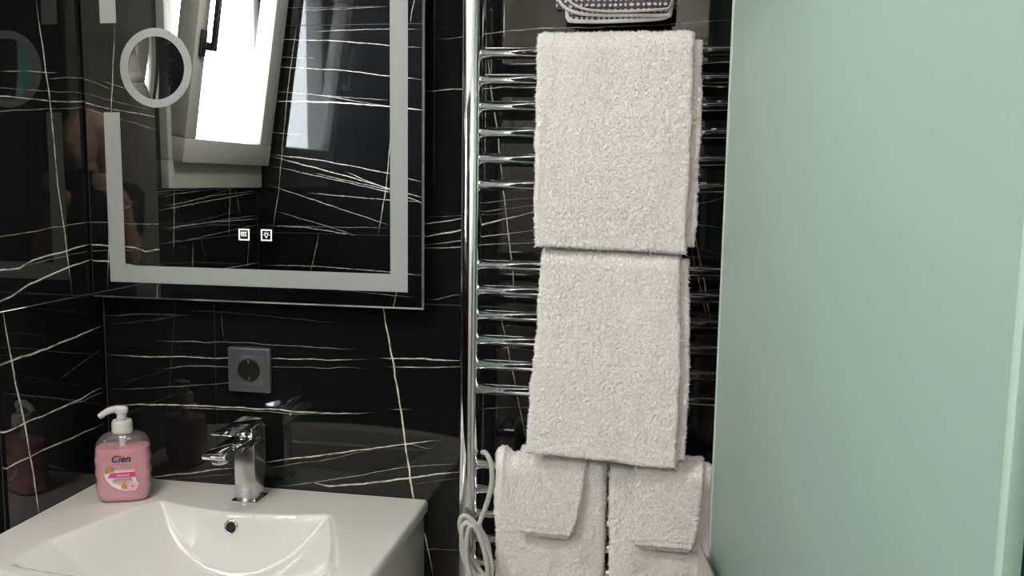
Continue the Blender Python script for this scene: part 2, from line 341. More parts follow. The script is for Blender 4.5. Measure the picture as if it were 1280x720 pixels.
# translucent and clear things
def glass_thin(name, tint, fac, rough=.0, haze=0):
    m = bpy.data.materials.new(name); m.use_nodes = True; t = NT(m); t.t.nodes.remove(t.b)
    o = [n for n in t.t.nodes if n.type == 'OUTPUT_MATERIAL'][0]
    tr = t.n('ShaderNodeBsdfTransparent'); tr.inputs[0].default_value = (*tint, 1); gl = t.n('ShaderNodeBsdfGlossy'); gl.inputs['Roughness'].default_value = rough
    lw = t.n('ShaderNodeLayerWeight'); lw.inputs[0].default_value = .5; mx = t.n('ShaderNodeMixShader')   # Schlick, alike from both sides
    fr = t.math('MULTIPLY', t.math('POWER', lw.outputs['Facing'], 5), .9)
    t.l(t.math('ADD', fr, .03+fac, clamp=True), mx.inputs[0]); t.l(tr.outputs[0], mx.inputs[1]); t.l(gl.outputs[0], mx.inputs[2]); out = mx.outputs[0]
    if haze:                                                     # slightly milky plastic
        df = t.n('ShaderNodeBsdfDiffuse'); df.inputs[0].default_value = (.8, .76, .76, 1); m2 = t.n('ShaderNodeMixShader'); m2.inputs[0].default_value = haze; t.l(out, m2.inputs[1]); t.l(df.outputs[0], m2.inputs[2]); out = m2.outputs[0]
    t.l(out, o.inputs[0]); return m
M['pane'] = glass_thin('window_glass', (.97, .98, .98), .0)
M['bottle_clear'] = glass_thin('clear_bottle_plastic', (.90, .86, .87), .05, .12, .10)
def frosted(name, c, trans):
    m = bpy.data.materials.new(name); m.use_nodes = True; t = NT(m); t.t.nodes.remove(t.b)
    o = [n for n in t.t.nodes if n.type == 'OUTPUT_MATERIAL'][0]
    g = t.n('ShaderNodeNewGeometry'); nz = t.n('ShaderNodeTexNoise'); nz.inputs['Scale'].default_value = 700; t.l(g.outputs['Position'], nz.inputs['Vector'])
    cm = t.n('ShaderNodeMix', data_type='RGBA'); cm.inputs[6].default_value = (*[x*.96 for x in c], 1); cm.inputs[7].default_value = (*[x*1.04 for x in c], 1); t.l(nz.outputs['Fac'], cm.inputs[0])
    df = t.n('ShaderNodeBsdfDiffuse'); tl = t.n('ShaderNodeBsdfTranslucent'); gl = t.n('ShaderNodeBsdfGlossy'); gl.inputs['Roughness'].default_value = .38
    t.l(cm.outputs[2], df.inputs[0]); t.l(cm.outputs[2], tl.inputs[0])
    a = t.n('ShaderNodeMixShader'); a.inputs[0].default_value = trans; t.l(df.outputs[0], a.inputs[1]); t.l(tl.outputs[0], a.inputs[2])
    lw = t.n('ShaderNodeLayerWeight'); b = t.n('ShaderNodeMixShader'); t.l(t.math('ADD', t.math('MULTIPLY', t.math('POWER', lw.outputs['Facing'], 5), .3), .012), b.inputs[0]); t.l(a.outputs[0], b.inputs[1]); t.l(gl.outputs[0], b.inputs[2])
    t.l(b.outputs[0], o.inputs[0]); return m
M['frosted_glass'] = frosted('mint_frosted_glass', (.43, .57, .51), .3)
M['frosted_glass_2'] = frosted('green_frosted_glass', (.16, .40, .33), .3)
M['glass_edge'] = frosted('pale_mint_glass_edge', (.60, .76, .69), .25)
M['liquid'] = mat('pink_liquid_soap', (.86, .42, .50), .25, Subsurface_Weight=.4, Subsurface_Radius=(.02, .01, .01), Subsurface_Scale=.5)
M['pump'] = mat('milky_pump_plastic', (.72, .70, .68), .3, Subsurface_Weight=.2, Subsurface_Scale=.01)
M['navy'] = mat('navy_print', (.012, .01, .06), .4)
M['magenta'] = mat('magenta_print', (.75, .06, .25), .4)
M['label_white'] = mat('white_label', (.85, .80, .80), .45)
M['petal'] = mat('pale_pink_petal_print', (.85, .55, .62), .45)
M['orange'] = mat('orange_print', (.75, .25, .06), .45)
M['leaf'] = mat('green_print', (.30, .36, .05), .45)
def mat_weave():
    m = mat('grey_white_woven_cotton', (.3, .3, .3), .95); t = NT(m); g = t.n('ShaderNodeNewGeometry'); sp = t.n('ShaderNodeSeparateXYZ'); t.l(g.outputs['Position'], sp.inputs[0])
    nz = t.n('ShaderNodeTexNoise'); nz.inputs['Scale'].default_value = 90; t.l(g.outputs['Position'], nz.inputs['Vector'])
    wz = t.math('MULTIPLY', t.math('SUBTRACT', nz.outputs['Fac'], .5), 3.2)
    s = 2*math.pi/.0165
    a = t.math('SINE', t.math('ADD', t.math('MULTIPLY', t.math('ADD', sp.outputs['X'], sp.outputs['Z']), s), wz)); b = t.math('SINE', t.math('ADD', t.math('MULTIPLY', t.math('SUBTRACT', sp.outputs['X'], t.math('MULTIPLY', sp.outputs['Z'], 1.1)), s), wz))
    h = t.math('ADD', t.math('MULTIPLY', t.math('MULTIPLY', a, b), .5), .5)
    mr = t.n('ShaderNodeMapRange'); mr.inputs[1].default_value = .60; mr.inputs[2].default_value = .74; t.l(h, mr.inputs[0])
    mx = t.n('ShaderNodeMix', data_type='RGBA'); mx.inputs[6].default_value = (.085, .075, .09, 1); mx.inputs[7].default_value = (.62, .58, .57, 1); t.l(mr.outputs[0], mx.inputs[0]); t.l(mx.outputs[2], t.b.inputs['Base Color'])
    bp = t.n('ShaderNodeBump'); bp.inputs['Strength'].default_value = .8; bp.inputs['Distance'].default_value = .002; t.l(h, bp.inputs['Height']); t.l(bp.outputs[0], t.b.inputs['Normal'])
    return m
M['weave'] = mat_weave()

# ------------------------------------------------------------------ the room
XL, XW, YO, YR, XR, ZC = -1.007, -1.55, -1.83, -2.75, 1.0, 2.4
ROWS = [(.001, .405), (.407, 1.186), (1.188, 1.967), (1.969, 2.398)]
TT = .008; GR = .0012
def structure(name, boxes, m, label, cat='wall'):
    bm = bmesh.new()
    for a, b in boxes: add_box(bm, a, b)
    o = obj(name, bm, m); tag(o, label, cat, kind='structure'); return o
def tiles(parent, axis, plane, sign, rects, m):
    """one slab per rectangle (u0,u1,z0,z1); axis 'x': the wall runs along x; sign: side the face looks to"""
    for u0, u1, z0, z1 in rects:
        a, b = ((u0, plane, z0), (u1, plane - sign*TT, z1)) if axis == 'x' else ((plane, u0, z0), (plane - sign*TT, u1, z1))
        bm = bmesh.new(); add_box(bm, a, b, .0004, 1); obj('tile', bm, m, parent)
def grid(us, rows=ROWS): return [(us[i]+.0004, us[i+1]-.0004, z0, z1) for z0, z1 in rows for i in range(len(us)-1)]
wall_back = structure('wall_back', [((-1.62, GR, 0), (1.1, .12, ZC))], M['grout'], 'back wall of glossy black stone tiles with pale veins behind the mirror')
tiles(wall_back, 'x', 0, -1, grid([XL+.0005, -.788, .41, XR]), M['stone_back'])
tiles(wall_back, 'x', 0, -1, grid([XW, -1.141]), M['stone_back'])
wall_left = structure('wall_left', [((-1.14+GR, -.26+GR, 0), (XL-GR, .0, ZC))], M['grout'], 'short black veined stone partition at the end of the sink')
tiles(wall_left, 'y', XL, 1, grid([-.26, -.0005]), M['stone_left'])
tiles(wall_left, 'x', -.26, -1, grid([-1.14, XL-TT-.001]), M['stone_x'])
tiles(wall_left, 'y', -1.14, -1, grid([-.26+TT, -.0005]), M['stone_win'])
WY0, WY1, WZ0, WZ1 = -1.822, -1.17, 1.36, 2.30          # window opening
wall_window = structure('wall_window', [((-1.612, YO-.1, 0), (XW-GR, .0, WZ0)), ((-1.612, YO-.1, WZ1), (XW-GR, 0, ZC)), ((-1.612, WY1, WZ0), (XW-GR, 0, WZ1)), ((-1.612, YO-.1, WZ0), (XW-GR, WY0, WZ1))], M['grout'], 'black stone wall that holds the bright window')
tiles(wall_window, 'y', XW, 1, grid([YO, -.63, -.001], ROWS[:2]) + [(YO+.001, -.631, 1.188, 1.358), (WY1+.002, -.631, 1.36, 1.967), (WY1+.002, -.631, 1.969, 2.398), (-.629, -.001, 1.188, 1.967), (-.629, -.001, 1.969, 2.398), (YO+.001, WY1, 2.302, 2.398)], M['stone_win'])
wall_opp = structure('wall_opposite', [((-1.61, YO-.12, 0), (-.62-GR, YO-GR, ZC))], M['grout'], 'black veined stone wall facing the mirror')
tiles(wall_opp, 'x', YO, 1, grid([XW, -.62+0]), M['stone_opp'])
tiles(wall_opp, 'y', -.62, 1, grid([YO-.12, YO-TT]), M['stone_y'])
wall_rear = structure('wall_rear', [((-.75, YR-.1, 0), (XR+.1, YR-GR, ZC))], M['plaster'], 'white painted wall around the door behind the photographer')
wall_side = structure('wall_entrance', [((-.85, YR-.1, 0), (-.72, YO-.12, ZC))], M['plaster'], 'white painted side wall by the door')
wall_right = structure('wall_right', [((XR+GR, YR-.1, 0), (XR+.12, .12, ZC))], M['grout'], 'black tiled right wall of the shower')
tiles(wall_right, 'y', XR, -1, grid([YR, -1.4, -.001]), M['stone_y'])
floor = structure('floor', [((-1.62, YR-.1, -.1), (XR+.12, .12, -.002))], M['grout'], 'pale grey tiled floor', 'floor')
xs = [-1.55, -.94, -.33, .28, XR]; ys = [YR, -2.2, -1.6, -1.0, -.4, 0]
for i in range(4):
    for j in range(5): bm = bmesh.new(); add_box(bm, (xs[i]+.001, ys[j]+.001, -.006), (xs[i+1]-.001, ys[j+1]-.001, 0), .0008, 1); obj('tile', bm, M['floor'], floor)
ceiling = structure('ceiling', [((-1.62, YR-.1, ZC), (XR+.12, .12, ZC+.1))], M['plaster'], 'plain white ceiling', 'ceiling')
door = box('door_1', (.05, YR+.004, .005), (.83, YR+.044, 2.05), M['door'], bevel=.003); tag(door, 'pale grey flush door behind the photographer', 'door', kind='structure')
bm = bmesh.new(); add_box(bm, (0, YR+.001, 0), (.05, YR+.06, 2.1)); add_box(bm, (.83, YR+.001, 0), (.88, YR+.06, 2.1)); add_box(bm, (0.05, YR+.001, 2.05), (.83, YR+.06, 2.1)); obj('door_frame', bm, M['door'], door)
bm = bmesh.new(); add_tube(bm, [(.12, YR+.044, 1.03), (.12, YR+.09, 1.03), (.13, YR+.1, 1.03), (.24, YR+.1, 1.03)], .009, 12); obj('handle', bm, M['chrome_satin'], door, smooth=True)

# window_1: fixed frame, sash tipped inwards at its top
win = bpy.data.objects.new('window_1', None); col.objects.link(win); tag(win, 'grey plastic window with its sash tipped open at the top', 'window', kind='structure')
fw = .090
fx0, fx1 = -1.60, -1.525
for a, b in (((fx0, WY0, WZ0), (fx1, WY1, WZ0+fw)), ((fx0, WY0, WZ1-fw), (fx1, WY1, WZ1)), ((fx0, WY1-.045, WZ0+fw), (fx1, WY1, WZ1-fw)), ((fx0, WY0, WZ0+fw), (fx1, WY0+.045, WZ1-fw))):
    box('frame_member', a, b, M['pvc'], win, .004)
sash = bpy.data.objects.new('sash', None); col.objects.link(sash); sash.parent = win
sash.location = (-1.535, 0, WZ0+.088); sash.rotation_euler = (0, R(8.5), 0)
sy0, sy1, sh, sw = WY0+.012, WY1-.022, WZ1-WZ0-.14, .078
for a, b in (((-.02, sy0, 0), (.045, sy1, sw)), ((-.02, sy0, sh-sw), (.045, sy1, sh)), ((-.02, sy1-.068, sw), (.045, sy1, sh-sw)), ((-.02, sy0, sw), (.045, sy0+.095, sh-sw))):
    box('sash_member', a, b, M['pvc'], sash, .004)
box('pane', (.008, sy0+.091, sw-.004), (.016, sy1-.064, sh-sw+.004), M['pane'], sash)
hy = sy1-.036; hz = .375
bm = bmesh.new(); add_box(bm, (.0452, hy-.016, hz-.042), (.056, hy+.016, hz+.042), .004, 2)
add_box(bm, (.054, hy-.011, hz-.02), (.088, hy+.011, hz+.006), .004, 2); add_box(bm, (.080, hy-.011, hz-.02), (.096, hy+.011, hz+.165), .005, 2)
obj('window_handle', bm, M['handle_black'], sash, angle=40)

# low partition, channel and frosted glass of the shower
P0 = Vector((.079, -.317, 0)); gd = Vector((.125, -.992, 0)).normalized(); gang = math.atan2(gd.y, gd.x)
def along(name, s0, s1, n0, n1, z0, z1, m, parent=None, bevel=0):
    """box in panel coordinates: s along the glass from its far end, n across (positive into the shower)"""
    o = box(name, (s0, n0, z0), (s1, n1, z1), m, parent, bevel); o.location = P0; o.rotation_euler = (0, 0, gang); return o
low = along('wall_partition', -.004, .95, -.016, .07, 0, .905, M['beige'], bevel=.002); tag(low, 'low beige partition that carries the frosted shower glass', 'wall', kind='structure')
channel = empty('glass_channel', (P0.x, P0.y, .905), gang); tag(channel, 'slim champagne metal channel holding the foot of the frosted glass', 'channel')
for a, b in (((-.004, -.016, 0), (.95, -.0135, .026)), ((-.004, .0185, 0), (.95, .021, .026)), ((-.004, -.0135, 0), (.95, .0185, .003))):
    box('channel_side', a, b, M['alu'], channel, .0006, 1)
panel = along('shower_glass_panel', 0, .707, -.002, .006, .909, 2.12, M['frosted_glass'], bevel=.0012); tag(panel, 'mint frosted glass shower panel beside the towel radiator', 'glass panel')
for a, b in (((-.0012, -.0032, .91), (.0075, .0072, 2.119)), ((.7005, -.0032, .91), (.7082, .0062, 2.119))):
    box('polished_edge', a, b, M['glass_edge'], panel, .001)
panel2 = along('shower_glass_door', .700, .93, .0078, .0158, .909, 2.12, M['frosted_glass_2'], bevel=.0012); tag(panel2, 'deeper green frosted glass pane overlapping the near edge of the mint panel', 'glass panel')

# ceiling downlights
def downlight(x, y, label, e):
    t = empty('ceiling_downlight', (x, y, ZC)); tag(t, label, 'ceiling light')
    bm = bmesh.new(); add_lathe(bm, [(.032, -.001), (.034, -.006), (.044, -.006), (.046, -.0005)], 32, cap=False); obj('trim_ring', bm, M['chrome_satin'], t, smooth=True)
    bm = bmesh.new(); add_lathe(bm, [(.0325, -.0035), (.0325, -.0015)], 32); o = obj('lens', bm, mat('lamp_lens', (.9, .9, .9), .4, Emission_Color=(1, .93, .82, 1), Emission_Strength=12.0), t)
    l = bpy.data.lights.new('downlight_beam', 'AREA'); l.shape = 'DISK'; l.size = .06; l.energy = e; l.color = (1, .92, .82)
    lo = bpy.data.objects.new('downlight_beam', l); lo.location = (0, 0, -.008); lo.parent = t; col.objects.link(lo)
downlight(.62, -1.0, 'small round recessed lamp in the ceiling above the shower', LAMP*.5)

# drum-shaped opal ceiling lamps, which also light the ceiling around them
def drum_lamp(x, y, label, strength):
    t = empty('ceiling_lamp', (x, y, ZC)); tag(t, label, 'ceiling light')
    bm = bmesh.new(); add_lathe(bm, [(.050, -.0005), (.052, -.004), (.050, -.014), (.009, -.018), (.009, -.168)], 32); obj('lamp_stem', bm, M['lacquer'], t, angle=40)
    bm = bmesh.new(); add_lathe(bm, [(.0095, -.167), (.10, -.167), (.144, -.170), (.149, -.176), (.150, -.215), (.146, -.226), (.136, -.231), (.05, -.234), (.002, -.2345)], 48); obj('opal_drum', bm, mat('lit_opal_drum', (.9, .9, .9), .4, Emission_Color=(1, .94, .85, 1), Emission_Strength=strength), t, angle=50)
drum_lamp(-.78, -.95, 'round opal drum lamp on a short stem above the washing place', PANEL)
drum_lamp(-.10, -2.30, 'unseen opal drum lamp added in front of the door to brighten the chrome bars', PANEL)  # added fill lamp behind the camera, brightens rear wall and ceiling for the chrome

# ------------------------------------------------------------------ mirror
MX0, MX1, MZ0, MZ1, MY = -1.0035, -.3895, 1.182, 1.985, -.035
mir = empty('wall_mirror', ((MX0+MX1)/2, 0, MZ0)); tag(mir, 'rectangular mirror with an etched border and a round magnifying spot', 'mirror')
def mpart(name, bm, m, parent=mir, **k):
    o = obj(name, bm, m, parent, **k)
    if parent is mir: o.location = (-(MX0+MX1)/2, 0, -MZ0)
    return o
bm = bmesh.new(); add_box(bm, (MX0+.002, -.0005, MZ0+.002), (MX1-.012, MY+.006, MZ1-.012)); mpart('housing', bm, M['housing'])
# silvered plate with a round opening for the concave spot
BV = .0032
RX, RZ, RO, RI = -.8645, 1.583, .0668, .0535
bm = bmesh.new(); N = 64
circ = [bm.verts.new((RX+RI*math.cos(2*math.pi*k/N), MY, RZ+RI*math.sin(2*math.pi*k/N))) for k in range(N)]
def border_pt(a):
    dx, dz = math.cos(a), math.sin(a); t = min((((MX1-BV)-RX)/dx if dx > 1e-9 else 9), (((MX0+BV)-RX)/dx if dx < -1e-9 else 9), (((MZ1-BV)-RZ)/dz if dz > 1e-9 else 9), (((MZ0+BV)-RZ)/dz if dz < -1e-9 else 9))
    return (RX+dx*t, MY, RZ+dz*t)
angs = [(2*math.pi*k/N, k) for k in range(N)]
outer = [bm.verts.new(border_pt(a)) for a, k in angs]
corners = [(x, z) for x in ((MX0+BV), (MX1-BV)) for z in ((MZ0+BV), (MZ1-BV))]
for k in range(N):
    k2 = (k+1) % N; a0 = 2*math.pi*k/N; a1 = a0 + 2*math.pi/N
    mid = [bm.verts.new((x, MY, z)) for x, z in corners if a0 < (math.atan2(z-RZ, x-RX) % (2*math.pi)) < a1]
    bm.faces.new([circ[k], outer[k]] + mid + [outer[k2], circ[k2]])
plate = mpart('mirror_glass', bm, M['mirror'])
for p in plate.data.polygons:
    if p.normal.y > 0: p.flip()
bm = bmesh.new()   # slanting polished edge all round
fr_ = [(MX0+BV, MZ0+BV), (MX1-BV, MZ0+BV), (MX1-BV, MZ1-BV), (MX0+BV, MZ1-BV)]; ou_ = [(MX0, MZ0), (MX1, MZ0), (MX1, MZ1), (MX0, MZ1)]
va = [bm.verts.new((x, MY, z)) for x, z in fr_]; vb = [bm.verts.new((x, MY+.0028, z)) for x, z in ou_]; vc = [bm.verts.new((x, MY+.0062, z)) for x, z in ou_]
for i in range(4): j = (i+1) % 4; bm.faces.new((va[i], va[j], vb[j], vb[i])); bm.faces.new((vb[i], vb[j], vc[j], vc[i]))
mpart('glass_edge', bm, M['mirror_edge'])
bm = bmesh.new()   # concave spot
rings = []; Rc = .62
for i in range(13):
    r = RI*i/12; y = MY + .0024*(1-(i/12)**2)
    rings.append([bm.verts.new((RX, y, RZ))] if i == 0 else [bm.verts.new((RX+r*math.cos(2*math.pi*k/N), y, RZ+r*math.sin(2*math.pi*k/N))) for k in range(N)])
for k in range(N): bm.faces.new((rings[0][0], rings[1][k], rings[1][(k+1) % N]))
for a, b in zip(rings[1:], rings[2:]):
    for k in range(N): bm.faces.new((a[k], b[k], b[(k+1) % N], a[(k+1) % N]))
spot = mpart('magnifying_spot', bm, M['mirror'], smooth=True); spot['label'] = 'concave round magnifying mirror'
bm = bmesh.new()
for r0, r1, y0, y1 in ((RI-.0005, RO, MY-.0006, MY-.0006),):
    a = [bm.verts.new((RX+r0*math.cos(2*math.pi*k/N), y0, RZ+r0*math.sin(2*math.pi*k/N))) for k in range(N)]; b = [bm.verts.new((RX+r1*math.cos(2*math.pi*k/N), y0, RZ+r1*math.sin(2*math.pi*k/N))) for k in range(N)]
    c = [bm.verts.new((v.co.x, MY-.0001, v.co.z)) for v in a]; d = [bm.verts.new((v.co.x, MY-.0001, v.co.z)) for v in b]
    for k in range(N):
        j = (k+1) % N
        for q in ((a[k], b[k], b[j], a[j]), (b[k], d[k], d[j], b[j]), (a[j], c[j], c[k], a[k])): bm.faces.new(q)
mpart('etched_ring', bm, M['frost'])
def band(x0, x1, z0, z1):
    bm = bmesh.new(); add_box(bm, (x0, MY-.0005, z0), (x1, MY-.00005, z1)); o = mpart('etched_band', bm, M['frost'])
bx0, bx1, bz0, bz1, bwid = -.966, -.417, 1.211, 1.956, .030
band(bx0, bx1, bz0, bz0+bwid); band(bx0, bx1, bz1-bwid, bz1); band(bx1-bwid, bx1, bz0+bwid, bz1-bwid); band(bx0, bx0+bwid, bz0+bwid, 1.508); band(bx0, bx0+bwid, 1.659, bz1-bwid)
def icon(cx, cz, kind):
    bm = bmesh.new(); add_box(bm, (cx-.0105, MY-.0004, cz-.0105), (cx+.0105, MY-.00005, cz+.0105)); pad = mpart('touch_pad', bm, M['black_gloss'])
    bm = bmesh.new(); s, t, y0, y1 = .0098, .0021, MY-.0009, MY-.0004
    for a, b in (((cx-s, y0, cz-s), (cx+s, y1, cz-s+t)), ((cx-s, y0, cz+s-t), (cx+s, y1, cz+s)), ((cx-s, y0, cz-s+t), (cx-s+t, y1, cz+s-t)), ((cx+s-t, y0, cz-s+t), (cx+s, y1, cz+s-t))): add_box(bm, a, b)
    if kind == 'heat':
        for dx in (-.0038, 0, .0038):
            pts = [(cx+dx-.0008+.0011*math.sin(i*1.05), MY-.0007, cz-.0032+i*.0010) for i in range(8)]
            add_tube(bm, pts, .0007, 6)
        add_tube(bm, [(cx-.0052, MY-.0007, cz+.0042), (cx+.0052, MY-.0007, cz+.0042)], .0006, 6)
    else:
        add_tube(bm, [(cx+.0028*math.cos(a), MY-.0007, cz+.0006+.0028*math.sin(a)) for a in [R(-60+i*30) for i in range(11)]], .0006, 6)
        add_box(bm, (cx-.0013, MY-.0009, cz-.0048), (cx+.0013, MY-.0005, cz-.0022))
        for a in (0, 45, 90, 135, 180): add_tube(bm, [(cx+.0041*math.cos(R(a)), MY-.0007, cz+.0006+.0041*math.sin(R(a))), (cx+.0057*math.cos(R(a)), MY-.0007, cz+.0006+.0057*math.sin(R(a)))], .0005, 6)
    o = mpart('touch_icon', bm, M['icon']); o['label'] = 'white square touch icon'
icon(-.709, 1.301, 'heat'); icon(-.668, 1.301, 'bulb')

# ------------------------------------------------------------------ wash basin and cabinet
ZS = .838; SX0, SX1 = -1.0055, -.390
def smin(a, b, k): h = np.clip(.5+.5*(b-a)/k, 0, 1); return b*(1-h)+a*h - k*h*(1-h)
def front(x): return -.437 + .75*(x+.69)**2
def basin_depth(x, y):
    xc = -.688
    yb = -.128 + .026*np.clip(((x-xc)/.152), -1.6, 1.6)**2
    rear = (yb-y)*3.6
    tt = np.clip((-y-.10)/.19, 0, 1); ts = tt**.85
    hl = .150 + .078*ts; hr = .150 + .086*ts
    q = np.where(x < xc, (xc-x)/hl, (x-xc)/hr)
    trough = .100*(1-np.abs(q)**2.0)
    yf = -.392 + .35*(x-xc)**2
    frnt = (y-yf)*1.6
    d = smin(smin(rear, trough, .012), frnt, .02)
    return .5*(d+np.sqrt(d*d+.004**2))-.0*d
nx, ny = 170, 120
xs_ = np.linspace(SX0, SX1, nx); tv = np.linspace(0, 1, ny)
X, T_ = np.meshgrid(xs_, tv); Y = -.0015 + T_*(front(X)+.0015)
D = basin_depth(X, Y); D = D - np.minimum(D, .0004)
# rounded outer rim
edge = np.minimum(np.minimum(X-SX0+.02, SX1-X), Y-front(X)); edge = np.clip(edge, 0, .006)
Z = ZS - D - (.006-np.sqrt(np.maximum(.006**2-(.006-edge)**2, 0)))
V = np.stack([X, Y, Z], -1).reshape(-1, 3); idx = np.arange(nx*ny).reshape(ny, nx)
Q = np.stack([idx[:-1, :-1], idx[1:, :-1], idx[1:, 1:], idx[:-1, 1:]], -1).reshape(-1, 4)
loop = np.concatenate([idx[0, :], idx[1:, -1], idx[-1, ::-1][1:], idx[::-1, 0][1:-1]])
low_ = V[loop].copy(); low_[:, 2] = ZS-.020; ctr = np.array([-.69, -.2]); low2 = low_.copy()
b0 = len(V); V = np.concatenate([V, low_]); n = len(loop); k = np.arange(n); k2 = (k+1) % n
Q = np.concatenate([Q, np.stack([loop[k], b0+k, b0+k2, loop[k2]], -1)[:, ::-1]])
# bowl underside closed by a flat bottom fan
b1 = len(V); V = np.concatenate([V, [[-.69, -.2, ZS-.020]]])
basin = empty('wash_basin', (-.69, -.2, ZS)); tag(basin, 'white ceramic wash basin with a bowed front', 'sink')
me = npmesh('basin_bowl', V, Q); o = link('basin_bowl', me, M['ceramic'], basin, True); o.location = (.69, .2, -ZS); me.set_sharp_from_angle(angle=R(60))
def bpart(name, bm, m, parent=basin, **kk):
    o = obj(name, bm, m, parent, **kk); o.location = (.69, .2, -ZS); return o
# overflow ring and waste
yo = -.128-.0235/3.6; mo = Matrix.Translation((-.694, yo-.001, .8165)) @ Matrix.Rotation(R(90-15), 4, 'X')
bm = bmesh.new(); add_lathe(bm, [(.0125, -.003), (.0130, .0), (.0118, .0022), (.0098, .0028), (.0088, .0018), (.0082, -.003)], 36, mo, cap=False); bpart('overflow_ring', bm, M['chrome'], smooth=True)
bm = bmesh.new(); add_lathe(bm, [(.0086, -.0015), (.0086, .0006)], 24, mo); bpart('overflow_hole', bm, M['dark'])
bm = bmesh.new(); add_lathe(bm, [(.031, -.004), (.0325, .002), (.029, .005), (.004, .0065)], 36, Matrix.Translation((-.688, -.255, ZS-.0985))); bpart('drain_cover', bm, M['chrome'], smooth=True)

cab = empty('vanity_cabinet', (-.69, -.2, .30)); tag(cab, 'white gloss cabinet hanging under the wash basin', 'cabinet')
CX0, CX1, CYF, CZ0, CZ1 = -1.0045, -.396, -.345, .30, ZS-.0205
def cpart(name, a, b, m, parent=cab, bev=.0015):
    o = box(name, a, b, m, parent, bev); o.location = (.69, .2, -.30) if parent is cab else (0, 0, 0); return o
cpart('side_panel', (CX1-.016, CYF, CZ0), (CX1, -.002, CZ1), M['lacquer']); cpart('side_panel', (CX0, CYF, CZ0), (CX0+.016, -.002, CZ1), M['lacquer'])
cpart('bottom_panel', (CX0+.016, CYF, CZ0), (CX1-.016, -.002, CZ0+.016), M['lacquer'])
cpart('back_panel', (CX0+.016, -.01, CZ0+.016), (CX1-.016, -.003, CZ1-.1), M['lacquer'])
for zz0, zz1 in ((CZ0+.001, .545), (.549, CZ1-.004)):
    d = cpart('drawer_front', (CX0+.001, CYF-.018, zz0), (CX1-.001, CYF-.0005, zz1), M['lacquer'])
    cpart('handle', (-.79, CYF-.032, zz1-.03), (-.59, CYF-.018, zz1-.022), M['chrome'], d)

# faucet
fau = empty('basin_faucet', (-.6965, -.06, ZS)); tag(fau, 'square chrome mixer tap on the white basin', 'faucet')
def fpart(name, boxes, m=M['chrome'], bev=.0015, parent=fau):
    bm = bmesh.new()
    for a, b in boxes: add_box(bm, a, b, bev, 2)
    o = obj(name, bm, m, parent, angle=35); o.location = (.6965, .06, -ZS); return o
fpart('base_plate', [((-.7205, -.083, ZS+.0002), (-.6725, -.036, ZS+.0045))])
fpart('column', [((-.7155, -.079, ZS+.004), (-.6775, -.041, .9435))], M['chrome_satin'], .0025)
bm = bmesh.new()   # spout: flat bar, thicker towards the column
pr = [(-.041, .955), (-.041, .9425), (-.085, .9415), (-.172, .9445), (-.1795, .946), (-.1805, .9515), (-.175, .9545)]
a = [bm.verts.new((-.7185, y, z)) for y, z in pr]; b = [bm.verts.new((-.6785, y, z)) for y, z in pr]; bm.faces.new(a); bm.faces.new(b[::-1])
for i in range(len(pr)): j = (i+1) % len(pr); bm.faces.new((a[i], b[i], b[j], a[j]))
bmesh.ops.bevel(bm, geom=bm.edges[:], offset=.001, segments=2, affect='EDGES', profile=.5)
o = obj('spout', bm, M['chrome'], fau, angle=35); o.location = (.6965, .06, -ZS)
bm = bmesh.new(); add_lathe(bm, [(.012, -.006), (.0135, -.004), (.0135, .004)], 24, Matrix.Translation((-.6985, -.158, .9405))); o = obj('aerator', bm, M['chrome_satin'], fau, smooth=True); o.location = (.6965, .06, -ZS)
fpart('cartridge_block', [((-.7145, -.082, .955), (-.6795, -.045, .9715))])
bm = bmesh.new(); pr = [(-.036, .9795), (-.036, .9715), (-.085, .9713), (-.150, .9775), (-.1508, .9805), (-.09, .9795)]
a = [bm.verts.new((-.7175, y, z)) for y, z in pr]; b = [bm.verts.new((-.6815, y, z)) for y, z in pr]; bm.faces.new(a); bm.faces.new(b[::-1])
for i in range(len(pr)): j = (i+1) % len(pr); bm.faces.new((a[i], b[i], b[j], a[j]))
bmesh.ops.bevel(bm, geom=bm.edges[:], offset=.0008, segments=2, affect='EDGES', profile=.5)
o = obj('lever', bm, M['chrome'], fau, angle=35); o.location = (.6965, .06, -ZS)

# ------------------------------------------------------------------ wall socket
so = empty('wall_socket', (-.7185, 0, 1.0565)); tag(so, 'square anthracite wall socket on the black stone under the mirror', 'socket')
bm = bmesh.new(); H = .0405
add_box(bm, (-H, -.0095, -H), (H, -.0002, H), .003, 3)
for v in bm.verts:                                  # slightly dished front
    if v.co.y < -.005: v.co.y += .0022*(1-(v.co.z/H)**2) - .001
obj('cover_frame', bm, M['anthracite'], so, angle=50)
bm = bmesh.new(); add_box(bm, (-.0275, -.0105, -.0275), (.0275, -.006, .0275), .0012, 2)
obj('insert_plate', bm, M['anthracite'], so, angle=40)
mo = Matrix.Rotation(R(90), 4, 'X')
bm = bmesh.new(); add_lathe(bm, [(.0215, .0095), (.0215, .0118), (.0202, .0122), (.0195, .0112)], 40, mo, cap=False); obj('socket_rim', bm, M['black_plastic'], so, smooth=True)
bm = bmesh.new(); add_lathe(bm, [(.0196, .0101), (.0196, .0109)], 40, mo); obj('socket_face', bm, M['black_plastic'], so)
for s in (-1, 1):
    bm = bmesh.new(); add_lathe(bm, [(.0027, .0106), (.0027, .0112)], 16, Matrix.Translation((.0095*s, 0, 0)) @ mo); obj('pin_hole', bm, M['dark'], so)
    bm = bmesh.new(); add_box(bm, (-.0022, -.0135, s*.0150-.002), (.0022, -.0108, s*.0150+.003), .0006, 1); obj('earth_clip', bm, M['brass'], so)
bm = bmesh.new(); add_lathe(bm, [(.0032, .0108), (.003, .0116)], 16, mo); obj('screw', bm, M['dark'], so)

